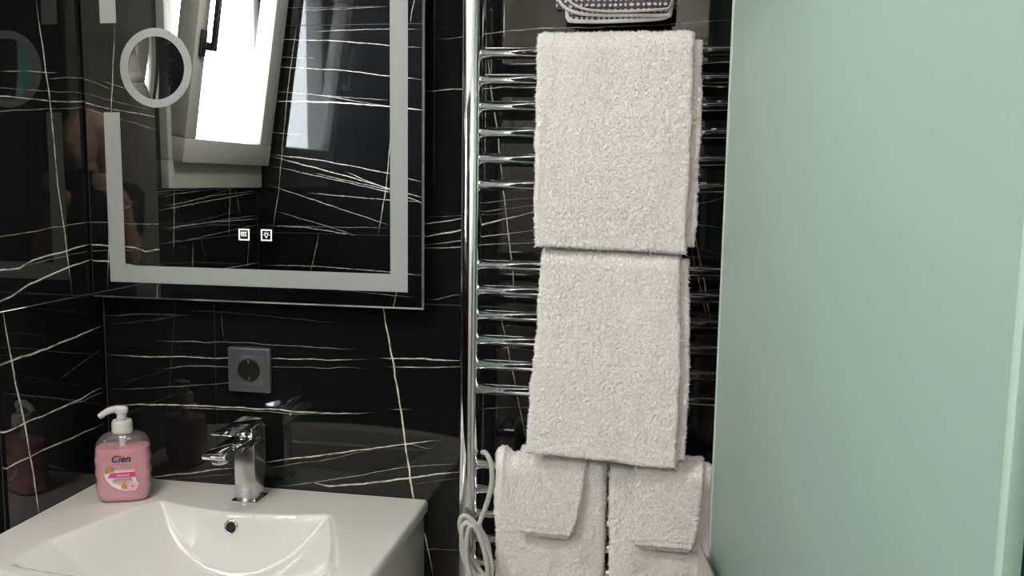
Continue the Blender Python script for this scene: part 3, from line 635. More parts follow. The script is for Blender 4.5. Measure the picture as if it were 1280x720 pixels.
# ------------------------------------------------------------------ soap bottle
bot = empty('soap_dispenser', (-.910, -.102, ZS+.0006), R(22)); tag(bot, 'pump bottle of pink liquid soap on the basin corner', 'soap bottle')
def half(z):
    """half width and half depth of the bottle at height z"""
    prof = [(0, .036, .020), (.004, .0405, .0245), (.012, .0425, .026), (.022, .0435, .0265), (.034, .0445, .0265), (.046, .0445, .0265), (.058, .0455, .0265), (.070, .0448, .0265), (.080, .0452, .0265), (.092, .0440, .026), (.100, .0425, .025), (.108, .0395, .0235), (.114, .033, .0215), (.1175, .024, .0185), (.119, .0165, .0155)]
    for (z0, a0, b0), (z1, a1, b1) in zip(prof, prof[1:]):
        if z <= z1: t = (z-z0)/(z1-z0); return a0+(a1-a0)*t + (.0009*math.sin((z-.02)/.0115*math.pi) if .022 < z < .09 else 0), b0+(b1-b0)*t
    return prof[-1][1:]
def ring(bm, z, inset=0, n=64, e=3.4):
    a, b = half(z); a -= inset; b -= inset; out = []
    for k in range(n):
        t = 2*math.pi*k/n; c, s = math.cos(t), math.sin(t)
        out.append(bm.verts.new((a*math.copysign(abs(c)**(2/e), c), b*math.copysign(abs(s)**(2/e), s), z)))
    return out
def body(zs, inset):
    bm = bmesh.new(); rr = [ring(bm, z, inset) for z in zs]
    for a, b in zip(rr, rr[1:]):
        for k in range(64): bm.faces.new((a[k], a[(k+1) % 64], b[(k+1) % 64], b[k]))
    bm.faces.new(rr[0][::-1]); bm.faces.new(rr[-1]); return bm
zz = [0, .002, .004, .008] + [.012+.0025*i for i in range(39)] + [.111, .114, .116, .1175, .119]
obj('bottle_shell', body(zz, 0), M['bottle_clear'], bot, angle=60)
obj('soap_fill', body([z for z in [.0012, .003, .005, .009] + [.012+.0025*i for i in range(34)]], .0012), M['liquid'], bot, angle=60)
bm = bmesh.new(); add_lathe(bm, [(.0155, .118), (.0168, .1195), (.0172, .124), (.0168, .1252), (.0168, .1355), (.0155, .1395), (.0148, .1405)], 40); obj('pump_collar', bm, M['pump'], bot, angle=50)
bm = bmesh.new(); add_lathe(bm, [(.0085, .140), (.0078, .147), (.0075, .154)], 28); obj('pump_stem', bm, M['pump'], bot, smooth=True)
bm = bmesh.new(); add_tube(bm, [(0, 0, .012), (0, 0, .117)], .0055, 16); obj('dip_tube', bm, M['pump'], bot, smooth=True)
bm = bmesh.new()   # pump head with its drooping nozzle
add_lathe(bm, [(.0095, .1525), (.0105, .155), (.0108, .160), (.0095, .1625), (.003, .1635)], 28)
add_tube(bm, catmull([(.006, 0, .1585), (-.010, 0, .1592), (-.022, 0, .1565), (-.036, 0, .1475)], 5), [.0062]*6+[.0058]*5+[.0052]*3+[.0048]*2, 14)
hd = obj('pump_head', bm, M['pump'], bot, angle=60)
def face_y(x, z, e=3.4):
    a, b = half(z); q = min(.999, abs(x)/a); return -b*(1-q**e)**(1/e)
def decal(name, poly, m, lift, parent=bot):
    """printed patch that follows the bottle front"""
    bm = bmesh.new(); a = [bm.verts.new((x, face_y(x, z)-lift, z)) for x, z in poly]; bm.faces.new(a)
    return obj(name, bm, m, parent)
lab = decal('label', [(-.027, .052), (-.020, .0535), (-.010, .059), (.022, .059), (.0245, .050), (.025, .038), (.029, .034), (.026, .026), (.018, .023), (.008, .022), (-.004, .025), (-.014, .031), (-.022, .040)], M['label_white'], .0006)
decal('label_band', [(-.021, .0455), (-.016, .0545), (.0235, .0550), (.0242, .0455)], M['magenta'], .0009)
decal('label_band', [(-.010, .0575), (.023, .0590), (.0232, .0562), (-.013, .0556)], M['petal'], .0009)
for i in range(5):
    a = R(90+72*i); cx, cz = .0185+.0055*math.cos(a), .0300+.0055*math.sin(a)
    decal('petal', [(cx+.0042*math.cos(b), cz+.0042*math.sin(b)) for b in [R(45*j) for j in range(8)]], M['petal'], .0010+i*.00003)
decal('blossom_centre', [(.0185+.002*math.cos(R(60*j)), .0300+.002*math.sin(R(60*j))) for j in range(6)], M['magenta'], .0014)
for cx, cz, mm in ((.0035, .0295, 'orange'), (.008, .0285, 'orange'), (-.0175, .0605, 'orange'), (-.022, .0590, 'leaf'), (-.0125, .0600, 'leaf'), (.0058, .0335, 'orange')):
    decal('almond', [(cx+.0028*math.cos(R(40*j)), cz+.0046*math.sin(R(40*j))) for j in range(9)], M[mm], .0011)
def print_text(name, s, size, x, z, m, shear=0, lift=.0012):
    c = bpy.data.curves.new(name, 'FONT'); c.body = s; c.size = size; c.shear = shear; c.align_x = 'CENTER'; c.offset = size*.012
    t = bpy.data.objects.new(name, c); col.objects.link(t); dg = bpy.context.evaluated_depsgraph_get(); me = bpy.data.meshes.new_from_object(t.evaluated_get(dg)); bpy.data.objects.remove(t)
    for v in me.vertices: px, pz = x+v.co.x, z+v.co.y; v.co = (px, face_y(px, pz)-lift, pz)
    return link(name, me, m, bot)
print_text('brand_lettering', 'Cien', .0165, .001, .0735, M['navy'], .25)
print_text('label_lettering', 'almond', .0066, .004, .0482, M['label_white'], .15, .0013)
for i, (wd, zc) in enumerate(((.030, .0425), (.022, .0395))):
    decal('label_line', [(-.012, zc-.0005), (-.012+wd, zc-.0005), (-.012+wd, zc+.0005), (-.012, zc+.0005)], M['magenta'], .0011)

# ------------------------------------------------------------------ towel radiator
YB = -.09; RB = .0088
rad = empty('towel_radiator', (-.07, YB, .20)); tag(rad, 'tall chrome ladder towel radiator on the black stone wall', 'radiator')
RX0, RX1 = -.2965, .190
def rpart(name, bm, m=M['chrome'], **kk): o = obj(name, bm, m, rad, **kk); o.location = (.07, -YB, -.20); return o
for x in (RX0, RX1):
    bm = bmesh.new(); n = 28; rings = []
    for z in (.20, .203, 1.977, 1.98):
        sc = .85 if z in (.20, 1.98) else 1
        rings.append([bm.verts.new((x+.0155*sc*math.copysign(abs(math.cos(t))**.75, math.cos(t)), YB+.0175*sc*math.copysign(abs(math.sin(t))**.75, math.sin(t)), z)) for t in [2*math.pi*k/n for k in range(n)]])
    for a, b in zip(rings, rings[1:]):
        for k in range(n): bm.faces.new((a[k], a[(k+1) % n], b[(k+1) % n], b[k]))
    bm.faces.new(rings[0][::-1]); bm.faces.new(rings[-1]); rpart('upright_tube', bm, angle=50)
BARS = [1.594-.0402*i for i in range(6)] + [1.267-.0402*i for i in range(6)] + [.940-.0415*i for i in range(6)] + [.600-.0402*i for i in range(8)] + [1.9225-.0402*i for i in range(6)]
for z in BARS:
    bm = bmesh.new(); add_tube(bm, [(RX0+.013, YB, z), (RX1-.013, YB, z)], RB, 20); rpart('bar', bm, smooth=True)
for x in (RX0, RX1):
    for z in (.50, 1.86):
        bm = bmesh.new(); add_tube(bm, [(x, YB+.005, z), (x, -.006, z)], .008, 16); add_tube(bm, [(x, -.006, z), (x, -.0003, z)], .014, 20)
        rpart('wall_bracket', bm, smooth=False)

# ------------------------------------------------------------------ towels
_lat = np.random.RandomState(11).rand(48, 48, 48).astype(np.float32)
def vnoise(P):
    i = np.floor(P).astype(int); f = P-i; f = f*f*(3-2*f); i %= 48; j = (i+1) % 48
    c = lambda a, b, d: _lat[a, b, d]
    x0, y0, z0, x1, y1, z1 = i[:, 0], i[:, 1], i[:, 2], j[:, 0], j[:, 1], j[:, 2]; fx, fy, fz = f[:, 0], f[:, 1], f[:, 2]
    a = (c(x0, y0, z0)*(1-fx)+c(x1, y0, z0)*fx)*(1-fy) + (c(x0, y1, z0)*(1-fx)+c(x1, y1, z0)*fx)*fy
    b = (c(x0, y0, z1)*(1-fx)+c(x1, y0, z1)*fx)*(1-fy) + (c(x0, y1, z1)*(1-fx)+c(x1, y1, z1)*fx)*fy
    return a*(1-fz)+b*fz - .5
def drape(name, label, zbar, rb, T, zf, zb, xl, xr, seed, shift=0, lean=0, wave=.002, pile=1.0, res=.0019, tufts=42000, top_wave=0, m='terry', bulge=0, cat='towel', fray=.0015, parent=None, fsag=None):
    """a folded towel hung over a bar: rounded slab swept up the front, over the bar and down the back.
    xl / xr: [(height fraction of the front from its foot, x)]"""
    Rm = rb + T/2; Lf = zbar-zf; La = math.pi*Rm; Lb = zbar-zb; L = Lf+La+Lb
    ns = int(Lf/res)+int(La/res)+int(Lb/(res*2.2)); s = np.concatenate([np.linspace(0, Lf+La, int((Lf+La)/res), endpoint=False), Lf+La+np.linspace(0, Lb, max(8, int(Lb/(res*2.2))))])
    tf = np.clip(s/Lf, 0, 1); al = np.clip((s-Lf)/Rm, 0, math.pi)
    y = YB - Rm*np.cos(al) - lean*(1-tf)**1.1 - bulge*np.sin(np.pi*tf)**2*(s < Lf)
    z = np.where(s < Lf, zf+s, np.where(s < Lf+La, zbar+Rm*np.sin(al), zbar-(s-Lf-La)))
    ny_, nz_ = -np.cos(al), np.sin(al)
    e = T*.5; tp = np.minimum(np.minimum(s, L-s)/e, 1); tap = np.sqrt(np.maximum(1-(1-tp)**2, .02)); Ts = T*tap
    XLf = np.interp(tf, [p[0] for p in xl], [p[1] for p in xl]); XRf = np.interp(tf, [p[0] for p in xr], [p[1] for p in xr])
    sh = shift*np.clip((s-Lf)/La, 0, 1); XLf = XLf+sh; XRf = XRf+sh
    W = float(np.max(XRf-XLf)); nxo = int(W/res); nxi = max(6, nxo//3); ne = 7
    u = []; nn = []; ex = []
    for k in range(nxo+1): u.append(k/nxo); nn.append(1); ex.append(0)
    for k in range(1, ne): a = math.pi*k/ne; u.append(1); nn.append(math.cos(a)); ex.append(math.sin(a))
    for k in range(nxi+1): u.append(1-k/nxi); nn.append(-1); ex.append(0)
    for k in range(1, ne): a = math.pi*k/ne; u.append(0); nn.append(-math.cos(a)); ex.append(-math.sin(a))
    u = np.array(u); nn = np.array(nn); ex = np.array(ex); nr = len(u)
    h = Ts[:, None]/2
    X = (XLf[:, None]+h) + (XRf-XLf)[:, None]*u[None]*1 - 2*h*u[None] + ex[None]*h
    Nn = nn[None]*h
    Yv = y[:, None] + ny_[:, None]*Nn; Zv = z[:, None] + nz_[:, None]*Nn
    if fsag is not None: Zv = Zv + (np.interp(u, [p[0] for p in fsag], [p[1] for p in fsag])[None]*(1-tf)[:, None]**3)
    P = np.stack([X, Yv, Zv], -1).reshape(-1, 3)
    N3 = np.stack([np.broadcast_to(ex[None], X.shape), ny_[:, None]*nn[None], nz_[:, None]*nn[None]], -1).reshape(-1, 3)
    S0 = np.repeat(s, nr); o = seed*3.7
    C = np.stack([P[:, 0]+o, S0, np.repeat(nn[None], len(s), 0).ravel()*.01], -1)
    d = pile*(.0014*vnoise(P/.0038+o) + .0006*vnoise(P/.009+o) + .0022*vnoise(P/.0022+o)) + wave*1.6*vnoise(C/np.array([.035, .11, .02])+o) + wave*vnoise(C/np.array([.016, .05, .02])+o)
    if top_wave:
        tw = top_wave*np.exp(-((S0-Lf-La*.45)/(La*.55))**2); d = d + tw*2*vnoise(np.stack([P[:, 0]/.022+o, S0/.08, S0*0], -1))
    P = P + N3*d[:, None]
    P[:, 0] += fray*2*vnoise(np.stack([S0/.03+o, S0*0+seed, S0*0], -1)); P[:, 2] += fray*2*vnoise(np.stack([P[:, 0]/.03, S0*0+o, S0*0], -1))*(np.repeat(tf, nr) < .5)
    idx = np.arange(len(s)*nr).reshape(len(s), nr); nxt = np.roll(idx, -1, 1)
    Q = np.stack([idx[:-1], nxt[:-1], nxt[1:], idx[1:]], -1).reshape(-1, 4)
    Vv = [P]; c0 = len(P); Vv.append(P[idx[0]].mean(0)[None]); Vv.append(P[idx[-1]].mean(0)[None])
    T3 = [np.stack([nxt[0], idx[0], np.full(nr, c0)], -1), np.stack([idx[-1], nxt[-1], np.full(nr, c0+1)], -1)]
    if tufts:
        rs = np.random.RandomState(seed); ok = np.where((np.repeat(nn[None], len(s), 0).ravel() > -.4))[0]; pk = rs.choice(ok, tufts); b = P[pk]; nrm = N3[pk]
        rv = rs.randn(tufts, 3); rv /= np.linalg.norm(rv, axis=1)[:, None]; dr = nrm*.55+rv*.75+np.array([0, 0, -.25]); dr /= np.linalg.norm(dr, axis=1)[:, None]
        sd = np.cross(dr, rs.randn(tufts, 3)); sd /= np.linalg.norm(sd, axis=1)[:, None]+1e-9
        ln = (.0018+.0022*rs.rand(tufts))[:, None]*pile; base = c0+2
        tri = np.stack([b-sd*.0006, b+sd*.0006, b+dr*ln], 1).reshape(-1, 3); Vv.append(tri); T3.append(base+np.arange(tufts*3).reshape(-1, 3))
    V = np.concatenate(Vv); org = np.array([(XLf[0]+XRf[0])/2, YB, zf]); me = npmesh(name, V-org, Q, np.concatenate(T3))
    o = link(name, me, M[m], parent, True); o.location = org
    if parent is None: tag(o, label, cat)
    return o
WT = 'white towels on the radiator'
def two_fold(label, zbar, zf, zb, xl, xr, seed, off, lean, bulge, fsag):
    """towel folded double: an inner fold on the bar that peeps out beside the outer one"""
    root = empty('bath_towel', ((xl[0][1]+xr[0][1])/2, YB, zf)); tag(root, label, 'towel', WT)
    for nm, rb, T, dx, dz, tf_ in (('inner_fold', RB, .0080, off, .010, 16000), ('outer_fold', RB+.0084, .0115, 0, 0, 42000)):
        o = drape(nm, '', zbar, rb, T, zf+dz, zb+dz, [(h, x+(dx+.004 if dx else 0)) for h, x in xl], [(h, x+dx) for h, x in xr], seed+(10 if dx else 0), lean=lean, bulge=bulge, fsag=fsag, tufts=tf_, parent=root, wave=.001)
        o.location = o.location - root.location
two_fold('folded white terry towel hanging over the upper bars, just below the grey mat', 1.594, 1.3005, 1.36, [(0, -.1905), (.5, -.192), (1, -.193)], [(0, .0375), (.6, .0400), (1, .0375)], 1, .0125, .006, .002, [(0, 0), (.4, -.001), (1, -.006)])
two_fold('folded white terry towel with slanting left edge over the middle bars', 1.269, .9765, 1.03, [(0, -.1945), (.35, -.1915), (.7, -.184), (1, -.181)], [(0, .0350), (.5, .0365), (1, .0310)], 2, .0120, .026, .002, [(0, .004), (.5, 0), (.75, -.004), (1, -.006)])
t = drape('bath_towel', 'long white towel beside the coiled cable, under a small hand towel', .940, RB, .0190, .60, .66, [(0, -.240), (.4, -.243), (.9, -.248), (1, -.247)], [(0, -.0690), (1, -.0700)], 3, lean=.004, wave=.0035, top_wave=.008); t['group'] = WT
t = drape('bath_towel', 'long white towel beside the frosted glass, under a small hand towel', .940, RB, .0170, .60, .66, [(0, -.0665), (.5, -.0635), (.75, -.0660), (1, -.0675)], [(0, .0930), (1, .0930)], 4, lean=.004, wave=.0035, top_wave=.005); t['group'] = WT
def hand_towel(label, T0, zf, xl, xr, seed, zb):
    rb = RB+T0+.0012; T = .0075
    root = empty('hand_towel', ((xl[0][1]+xr[0][1])/2, YB-rb, zf)); tag(root, label, 'towel', 'small white hand towels on the radiator')
    def place(o, nm): o.name = nm; mw = o.location.copy(); o.parent = root; o.location = mw-root.location; return o
    place(drape('terry_cloth', '', .940, rb, T, zf+.008, zb, xl, xr, seed, lean=.010, wave=.0015, tufts=14000, top_wave=.002, parent=root), 'terry_cloth')
    # woven hem strips of the two layers at the foot
    for j, (dz, dx0, dx1, yy) in enumerate(((0, 0, 0, 0.0005), (-.006, .018, .004, .0042))):
        x0, x1 = xl[0][1]+.003+dx0, xr[0][1]-.002-dx1; n = 72; V = []; Q = []
        for r_, zz_ in enumerate((zf+.0105, zf+.0085, zf+.004, zf+.0005+0)):
            for k in range(n+1):
                x = x0+(x1-x0)*k/n; wv = .00035*math.sin(k*1.15)*(1 if r_ else .3); V.append((x, YB-rb-T/2-.0112-(.0022 if r_ == 1 else .0012 if r_ == 0 else .0018)+wv+yy, zz_+dz-.0030*(k/n-.5)*0+.0006*math.sin(k*.35)))
        nf = len(V)
        V += [(x, y+.0026, z) for x, y, z in V]
        for r_ in range(3):
            for k in range(n):
                a = r_*(n+1)+k; b = a+1; c = b+n+1; d = a+n+1; Q.append((a, d, c, b)); Q.append((nf+a, nf+b, nf+c, nf+d))
        for k in range(n): a = 3*(n+1)+k; Q.append((a, nf+a, nf+a+1, a+1)); Q.append((k, k+1, nf+k+1, nf+k))
        for r_ in range(3): a = r_*(n+1); d = a+n+1; Q.append((a, nf+a, nf+d, d)); a += n; d += n; Q.append((a, d, nf+d, nf+a))
        o = link('hem', npmesh('hem', np.array(V)-np.array(root.location), Q), M['hem'], root); bq = bmesh.new(); bq.from_mesh(o.data); bmesh.ops.recalc_face_normals(bq, faces=bq.faces[:]); bq.to_mesh(o.data); bq.free(); o['label'] = 'ribbed woven hem'
hand_towel('small white hand towel with ribbed hem over the long towel beside the cable', .0190, .8475, [(0, -.2080), (.5, -.2110), (1, -.2110)], [(0, -.1215), (.35, -.1120), (.7, -.1060), (1, -.1040)], 5, .88)
hand_towel('small white hand towel with ribbed hem over the long towel beside the glass', .0170, .8405, [(0, -.0270), (.5, -.0275), (1, -.0260)], [(0, .0660), (.4, .0720), (1, .0770)], 6, .88)

# grey and white woven mat on the bars above
mat_ = empty('woven_mat', (-.08, YB, 1.632)); tag(mat_, 'folded grey and white woven bath mat with pale edges above the towels', 'bath mat')
ZM = 1.7215
def mat_layer(poly_bottom, y, T, seed, x_top):
    """one hanging layer: lower outline given as (x, z) points from its upper left to its upper right"""
    pts = [tuple(p) for p in catmull([(x, 0, z+.0035) for x, z in poly_bottom], 6)]
    bm = bmesh.new(); nz = 10; rows = []
    for sgn, yy in ((0, y-T/2), (1, y+T/2)):
        g = []
        for i, (x, _, zb) in enumerate(pts):
            g.append([bm.verts.new((x + (0)*k, yy + .0012*math.sin(x*70+seed), zb + (ZM-zb)*k/nz)) for k in range(nz+1)])
        rows.append(g)
    f, b = rows; n = len(pts)
    for i in range(n-1):
        for k in range(nz):
            bm.faces.new((f[i][k], f[i+1][k], f[i+1][k+1], f[i][k+1])); bm.faces.new((b[i][k], b[i][k+1], b[i+1][k+1], b[i+1][k]))
        bm.faces.new((f[i][0], b[i][0], b[i+1][0], f[i+1][0])); bm.faces.new((f[i][nz], f[i+1][nz], b[i+1][nz], b[i][nz]))
    for i in (0, n-1):
        for k in range(nz): bm.faces.new((f[i][k], f[i][k+1], b[i][k+1], b[i][k]))
    o = obj('woven_layer', bm, M['weave'], mat_, smooth=True); o.location = (.08, -YB, -1.632)
    bm = bmesh.new(); add_tube(bm, [(x, y + .0012*math.sin(x*70+seed), z) for x, _, z in pts], .0034, 10); e = obj('edge_piping', bm, M['piping'], o, smooth=True)
base_ = RB+.003
mat_layer([(-.158, 1.700), (-.153, 1.676), (-.146, 1.664), (-.132, 1.6545), (-.110, 1.6490), (-.060, 1.6470), (-.010, 1.6490), (.000, 1.6530), (.0045, 1.6700), (.006, 1.700)], YB-base_-.0125, .007, 1, 0)
mat_layer([(-.170, 1.700), (-.166, 1.676), (-.158, 1.660), (-.145, 1.6505), (-.122, 1.6445), (-.060, 1.6420), (-.006, 1.6415), (.000, 1.6450), (.003, 1.6700), (.004, 1.700)], YB-base_-.0045, .006, 2, 0)
mat_layer([(-.151, 1.700), (-.150, 1.648), (-.1475, 1.6385), (-.140, 1.6355), (-.080, 1.6345), (-.020, 1.6370), (-.002, 1.6405), (.002, 1.6480), (.0045, 1.700)], YB-base_+.0025-.0005, .005, 3, 0)
bm = bmesh.new()    # rounded fold over the bar
x0, x1 = -.170, .012; n = 14; rin, rout = RB+.0006, RB+.0185
arc_o = [(YB-rout*math.cos(math.pi*k/n), ZM+rout*math.sin(math.pi*k/n)) for k in range(n+1)] + [(YB+rout, 1.66), (YB+rin, 1.66)]; arc = arc_o + [(YB-rin*math.cos(math.pi*k/n), ZM+rin*math.sin(math.pi*k/n)) for k in range(n, -1, -1)]
a = [bm.verts.new((x0, y, z)) for y, z in arc]; b = [bm.verts.new((x1, y, z)) for y, z in arc]; bm.faces.new(a); bm.faces.new(b[::-1])
for i in range(len(arc)): j = (i+1) % len(arc); bm.faces.new((a[i], b[i], b[j], a[j]))
o = obj('folded_top', bm, M['weave'], mat_, angle=50); o.location = (.08, -YB, -1.632)

# ------------------------------------------------------------------ coiled cable
cord = []
yc = -.1235
cord += [(-.276, -.078, .955), (-.272, -.098, .963), (-.264, -.108, .9635), (-.256, -.1135, .950), (-.2535, -.115, .925), (-.257, -.116, .900), (-.265, -.118, .872), (-.272, -.122, .850)]
def loop(cx, cz, a, b, tilt, y0, ph, turns=1.0, n=14):
    out = []
    for k in range(int(n*turns)):
        t = ph + 2*math.pi*k/n; u, v = a*math.cos(t), b*math.sin(t)
        out.append((cx + u*math.cos(tilt) - v*math.sin(tilt), y0 + .0045*math.sin(t*1.0+cx*50), cz + u*math.sin(tilt) + v*math.cos(tilt)))
    return out
TURNS = 4.6
for k in range(int(14*TURNS)+1):                      # one continuous spiral of slack
    q = k/(14*TURNS); t_ = R(15) + 2*math.pi*k/14
    aa = .0185 - .004*math.sin(q*9); bb = .049 + .005*math.cos(q*8); tl = R(24 - 12*q + 5*math.sin(q*11)); u_, v_ = aa*math.cos(t_), bb*math.sin(t_)
    cord.append((-.2765 + .006*q + u_*math.cos(tl) - v_*math.sin(tl), -.1235 - .024*q + .003*math.sin(t_), .8140 - .010*q + u_*math.sin(tl) + v_*math.cos(tl)))
cord += [(-.285, -.140, .768), (-.280, -.136, .740), (-.272, -.122, .700), (-.270, -.118, .640)]
bm = bmesh.new(); add_tube(bm, catmull(cord, 5), .0041, 10)
o = obj('coiled_cable', bm, M['cord'], None, smooth=True); tag(o, 'pale grey power cable coiled up and hung on the lower radiator bars', 'cable')

# ------------------------------------------------------------------ the photographer, met only in the reflections
M['skin'] = noise_variation(mat('skin', (.62, .38, .28), .5, Subsurface_Weight=.15, Subsurface_Scale=.01), (.60, .36, .265), (.65, .405, .30), 20)
M['hair'] = noise_variation(mat('blond_hair', (.50, .36, .19), .45), (.40, .27, .13), (.62, .46, .27), 60, bump=.5, bscale=160, dist=.003)
M['shirt'] = noise_variation(mat('black_cotton', (.012, .012, .014), .85), (.010, .010, .012), (.016, .016, .018), 30, bump=.3, bscale=300)
M['jeans'] = noise_variation(mat('dark_denim', (.03, .035, .06), .85), (.025, .03, .05), (.04, .045, .07), 80, bump=.3, bscale=500)

def ball(bm, c, r): bmesh.ops.create_uvsphere(bm, u_segments=20, v_segments=14, radius=1, matrix=Matrix.Translation(c) @ Matrix.Diagonal((*(r if isinstance(r, tuple) else (r, r, r)), 1)))
def limb(bm, pts):
    """tapered limb: [(point, radius)] with rounded joints"""
    for (a, ra), (b, rb_) in zip(pts, pts[1:]):
        N_ = 8; add_tube(bm, [Vector(a).lerp(Vector(b), q/N_) for q in range(N_+1)], [ra+(rb_-ra)*q/N_ for q in range(N_+1)], 16)
    for a, ra in pts: ball(bm, a, ra)
def loft(bm, rings, n=28):
    R_ = [[bm.verts.new((c[0]+rx*math.cos(2*math.pi*k/n), c[1]+ry*math.sin(2*math.pi*k/n), c[2])) for k in range(n)] for c, rx, ry in rings]
    for a, b in zip(R_, R_[1:]):
        for k in range(n): bm.faces.new((a[k], a[(k+1) % n], b[(k+1) % n], b[k]))
    bm.faces.new(R_[0][::-1]); bm.faces.new(R_[-1])
def fused(name, bm, voxel, m, parent=None, smooth=4):
    """overlapping volumes fused into one continuous surface"""
    bmesh.ops.recalc_face_normals(bm, faces=bm.faces[:]); me = bpy.data.meshes.new(name); bm.to_mesh(me); bm.free()
    o = bpy.data.objects.new(name, me); col.objects.link(o); r = o.modifiers.new('fuse', 'REMESH'); r.mode = 'VOXEL'; r.voxel_size = voxel
    s = o.modifiers.new('soft', 'SMOOTH'); s.factor = .5; s.iterations = smooth
    dg = bpy.context.evaluated_depsgraph_get(); me2 = bpy.data.meshes.new_from_object(o.evaluated_get(dg)); bpy.data.objects.remove(o); me2.name = name; me2.materials.clear()
    return link(name, me2, m, parent, True)
px, py = .225, -1.80
SH = {}; EL = {}; WR = {}
bm = bmesh.new()
loft(bm, [((px, py, .88), .155, .105), ((px, py, .95), .150, .100), ((px, py, 1.06), .118, .084), ((px, py+.004, 1.18), .138, .098), ((px, py, 1.27), .148, .090), ((px, py, 1.335), .115, .066), ((px, py+.004, 1.362), .060, .052)])
limb(bm, [((px, py+.004, 1.34), .050), ((px, py+.018, 1.43), .046)])
ball(bm, (px, py+.022, 1.545), (.073, .092, .098)); ball(bm, (px, py+.042, 1.488), (.056, .064, .052))          # skull and jaw
ball(bm, (px, py+.118, 1.528), (.010, .014, .016)); ball(bm, (px, py+.112, 1.548), (.007, .010, .024))          # nose
for s in (-1, 1):
    ball(bm, (px+s*.073, py+.018, 1.538), (.009, .018, .030))                                                   # ears
    wx = -.060 if s < 0 else .150
    SH[s] = (px+s*.160, py, 1.310); EL[s] = (px+s*(.215 if s < 0 else .160), py+.095, 1.090); WR[s] = (wx+s*.012, -1.548, 1.318)
    limb(bm, [((px+s*.10, py, 1.315), .052), (SH[s], .052), (EL[s], .038)]); mid = tuple(Vector(EL[s]).lerp(Vector(WR[s]), .35)); limb(bm, [(EL[s], .038), (mid, .039), (WR[s], .024)])
    ball(bm, (wx+s*.010, -1.512, 1.352), (.020, .034, .040)); limb(bm, [(WR[s], .024), ((wx+s*.010, -1.515, 1.350), .024)])   # palm
    for dz, ln, rr in ((.030, .040, .0085), (.013, .046, .009), (-.004, .043, .0088), (-.020, .034, .0078)):     # fingers closing round the end of the phone
        k0 = Vector((wx+s*.012, -1.485, 1.362+dz)); k1 = Vector((wx+s*.010, -1.452, 1.366+dz)); k2 = Vector((wx+s*.010-s*ln*.75, -1.4405+s*.003, 1.370+dz)); limb(bm, [(tuple(k0), rr+.001), (tuple(k1), rr), (tuple(k2), rr-.0015)])
    limb(bm, [((wx+s*.002, -1.512, 1.345), .013), ((wx-s*.016, -1.497, 1.352), .011), ((wx-s*.036, -1.488+s*.002, 1.366), .0090)])     # thumb on the near side
    limb(bm, [((px+s*.082, py, .88), .088), ((px+s*.092, py+.012, .49), .056), ((px+s*.094, py-.012, .34), .055), ((px+s*.094, py-.012, .09), .036)])
    limb(bm, [((px+s*.094, py-.03, .045), .038), ((px+s*.102, py+.07, .036), .036), ((px+s*.106, py+.14, .028), .028)])
person = fused('person', bm, .0042, M['skin'], smooth=3); tag(person, 'person in a black top holding up a phone, seen in the mirror corner', 'person')
bm = bmesh.new(); g = .009
loft(bm, [((px, py, .83), .172, .122), ((px, py, .95), .164, .113), ((px, py, 1.06), .134, .098), ((px, py+.004, 1.18), .150, .110), ((px, py, 1.27), .158, .100), ((px, py, 1.335), .124, .076), ((px, py, 1.356), .090, .066)])
for s in (-1, 1):
    a, b = Vector(SH[s]), Vector(EL[s]); limb(bm, [((px+s*.10, py, 1.310), .060), (SH[s], .062), (tuple(a.lerp(b, .55)), .056)])
fused('black_top', bm, .008, M['shirt'], person)
bm = bmesh.new(); loft(bm, [((px, py, .76), .160, .105), ((px, py, .84), .166, .116), ((px, py, .93), .156, .107)])
for s in (-1, 1): limb(bm, [((px+s*.084, py, .84), .098), ((px+s*.092, py+.012, .49), .070), ((px+s*.094, py-.01, .12), .060)])
fused('trousers', bm, .008, M['jeans'], person)
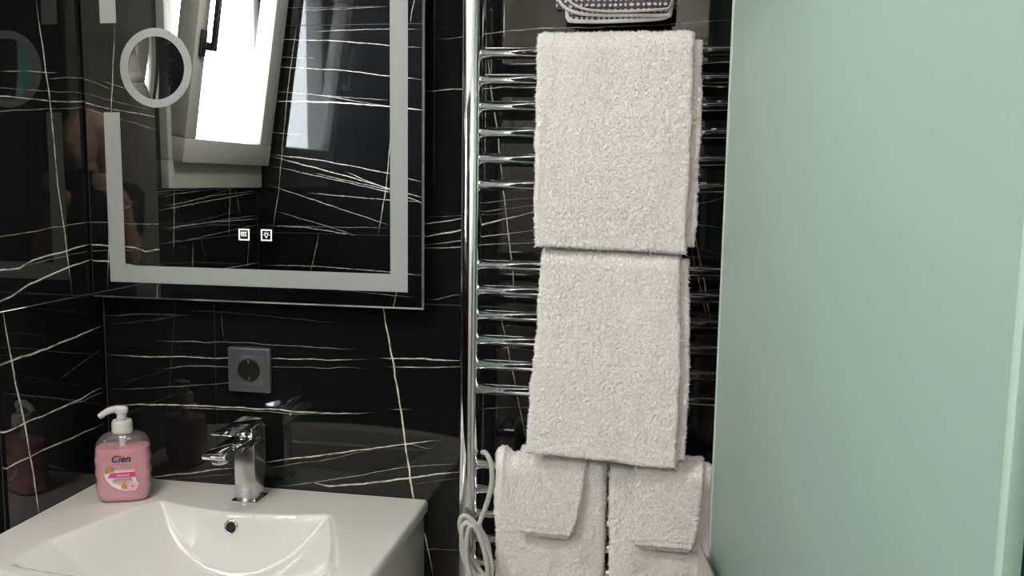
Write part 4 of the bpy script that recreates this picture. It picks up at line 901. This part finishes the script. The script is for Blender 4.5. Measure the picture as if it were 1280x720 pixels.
bm = bmesh.new(); ball(bm, (px, py+.002, 1.568), (.086, .092, .092)); loft(bm, [((px, py-.030, 1.575), .090, .070), ((px, py-.036, 1.48), .092, .056), ((px, py-.046, 1.40), .084, .042), ((px, py-.052, 1.34), .066, .026)])
for s in (-1, 1): limb(bm, [((px+s*.070, py+.030, 1.575), .024), ((px+s*.082, py+.012, 1.48), .022), ((px+s*.078, py+.004, 1.37), .014)])
fused('hair', bm, .006, M['hair'], person)
for s in (-1, 1):
    bm = bmesh.new(); ball(bm, (px+s*.030, py+.0975, 1.548), (.0125, .008, .007)); e_ = obj('eye', bm, mat('eye_white', (.75, .73, .70), .2), person, smooth=True)
    bm = bmesh.new(); ball(bm, (px+s*.030, py+.1035, 1.548), (.0052, .0035, .0052)); obj('iris', bm, mat('iris', (.10, .16, .22), .2), e_, smooth=True)
bm = bmesh.new(); add_tube(bm, catmull([(px-.022, py+.088, 1.487), (px, py+.1045, 1.486), (px+.022, py+.088, 1.487)], 5), [.002]+[.0045]*9+[.002], 8); obj('mouth', bm, mat('lips', (.5, .16, .14), .4), person, smooth=True)
a, b = Vector(EL[-1]), Vector(WR[-1]); c = a.lerp(b, .90); t_ = (b-a).normalized(); u_ = t_.orthogonal().normalized(); v_ = t_.cross(u_)
bm = bmesh.new(); add_tube(bm, [c + (u_*math.cos(k*math.pi/12) + v_*math.sin(k*math.pi/12))*.029 for k in range(24)], .0035, 8, closed=True); o = obj('bracelet', bm, M['chrome_satin'], person, smooth=True); o['label'] = 'silver bracelet'
ph = empty('phone'); tag(ph, 'dark mobile phone held up by the photographer', 'phone')
ph.matrix_world = Matrix.Translation((0, -1.45, 1.40)) @ Matrix((cr, -cf, cu)).transposed().to_4x4()
box('phone_body', (-.036, .0035, -.062), (.122, .0115, .014), M['black_plastic'], ph, .003, 2)
for dx in (-.020, .0, .020):
    if dx: bm = bmesh.new(); add_lathe(bm, [(.007, 0), (.007, .0018)], 20, Matrix.Translation((dx, .0033, 0)) @ Matrix.Rotation(R(90), 4, 'X')); obj('lens', bm, M['black_gloss'], ph, smooth=False)
box('screen', (-.033, .0116, -.059), (.119, .0118, .011), M['black_gloss'], ph)
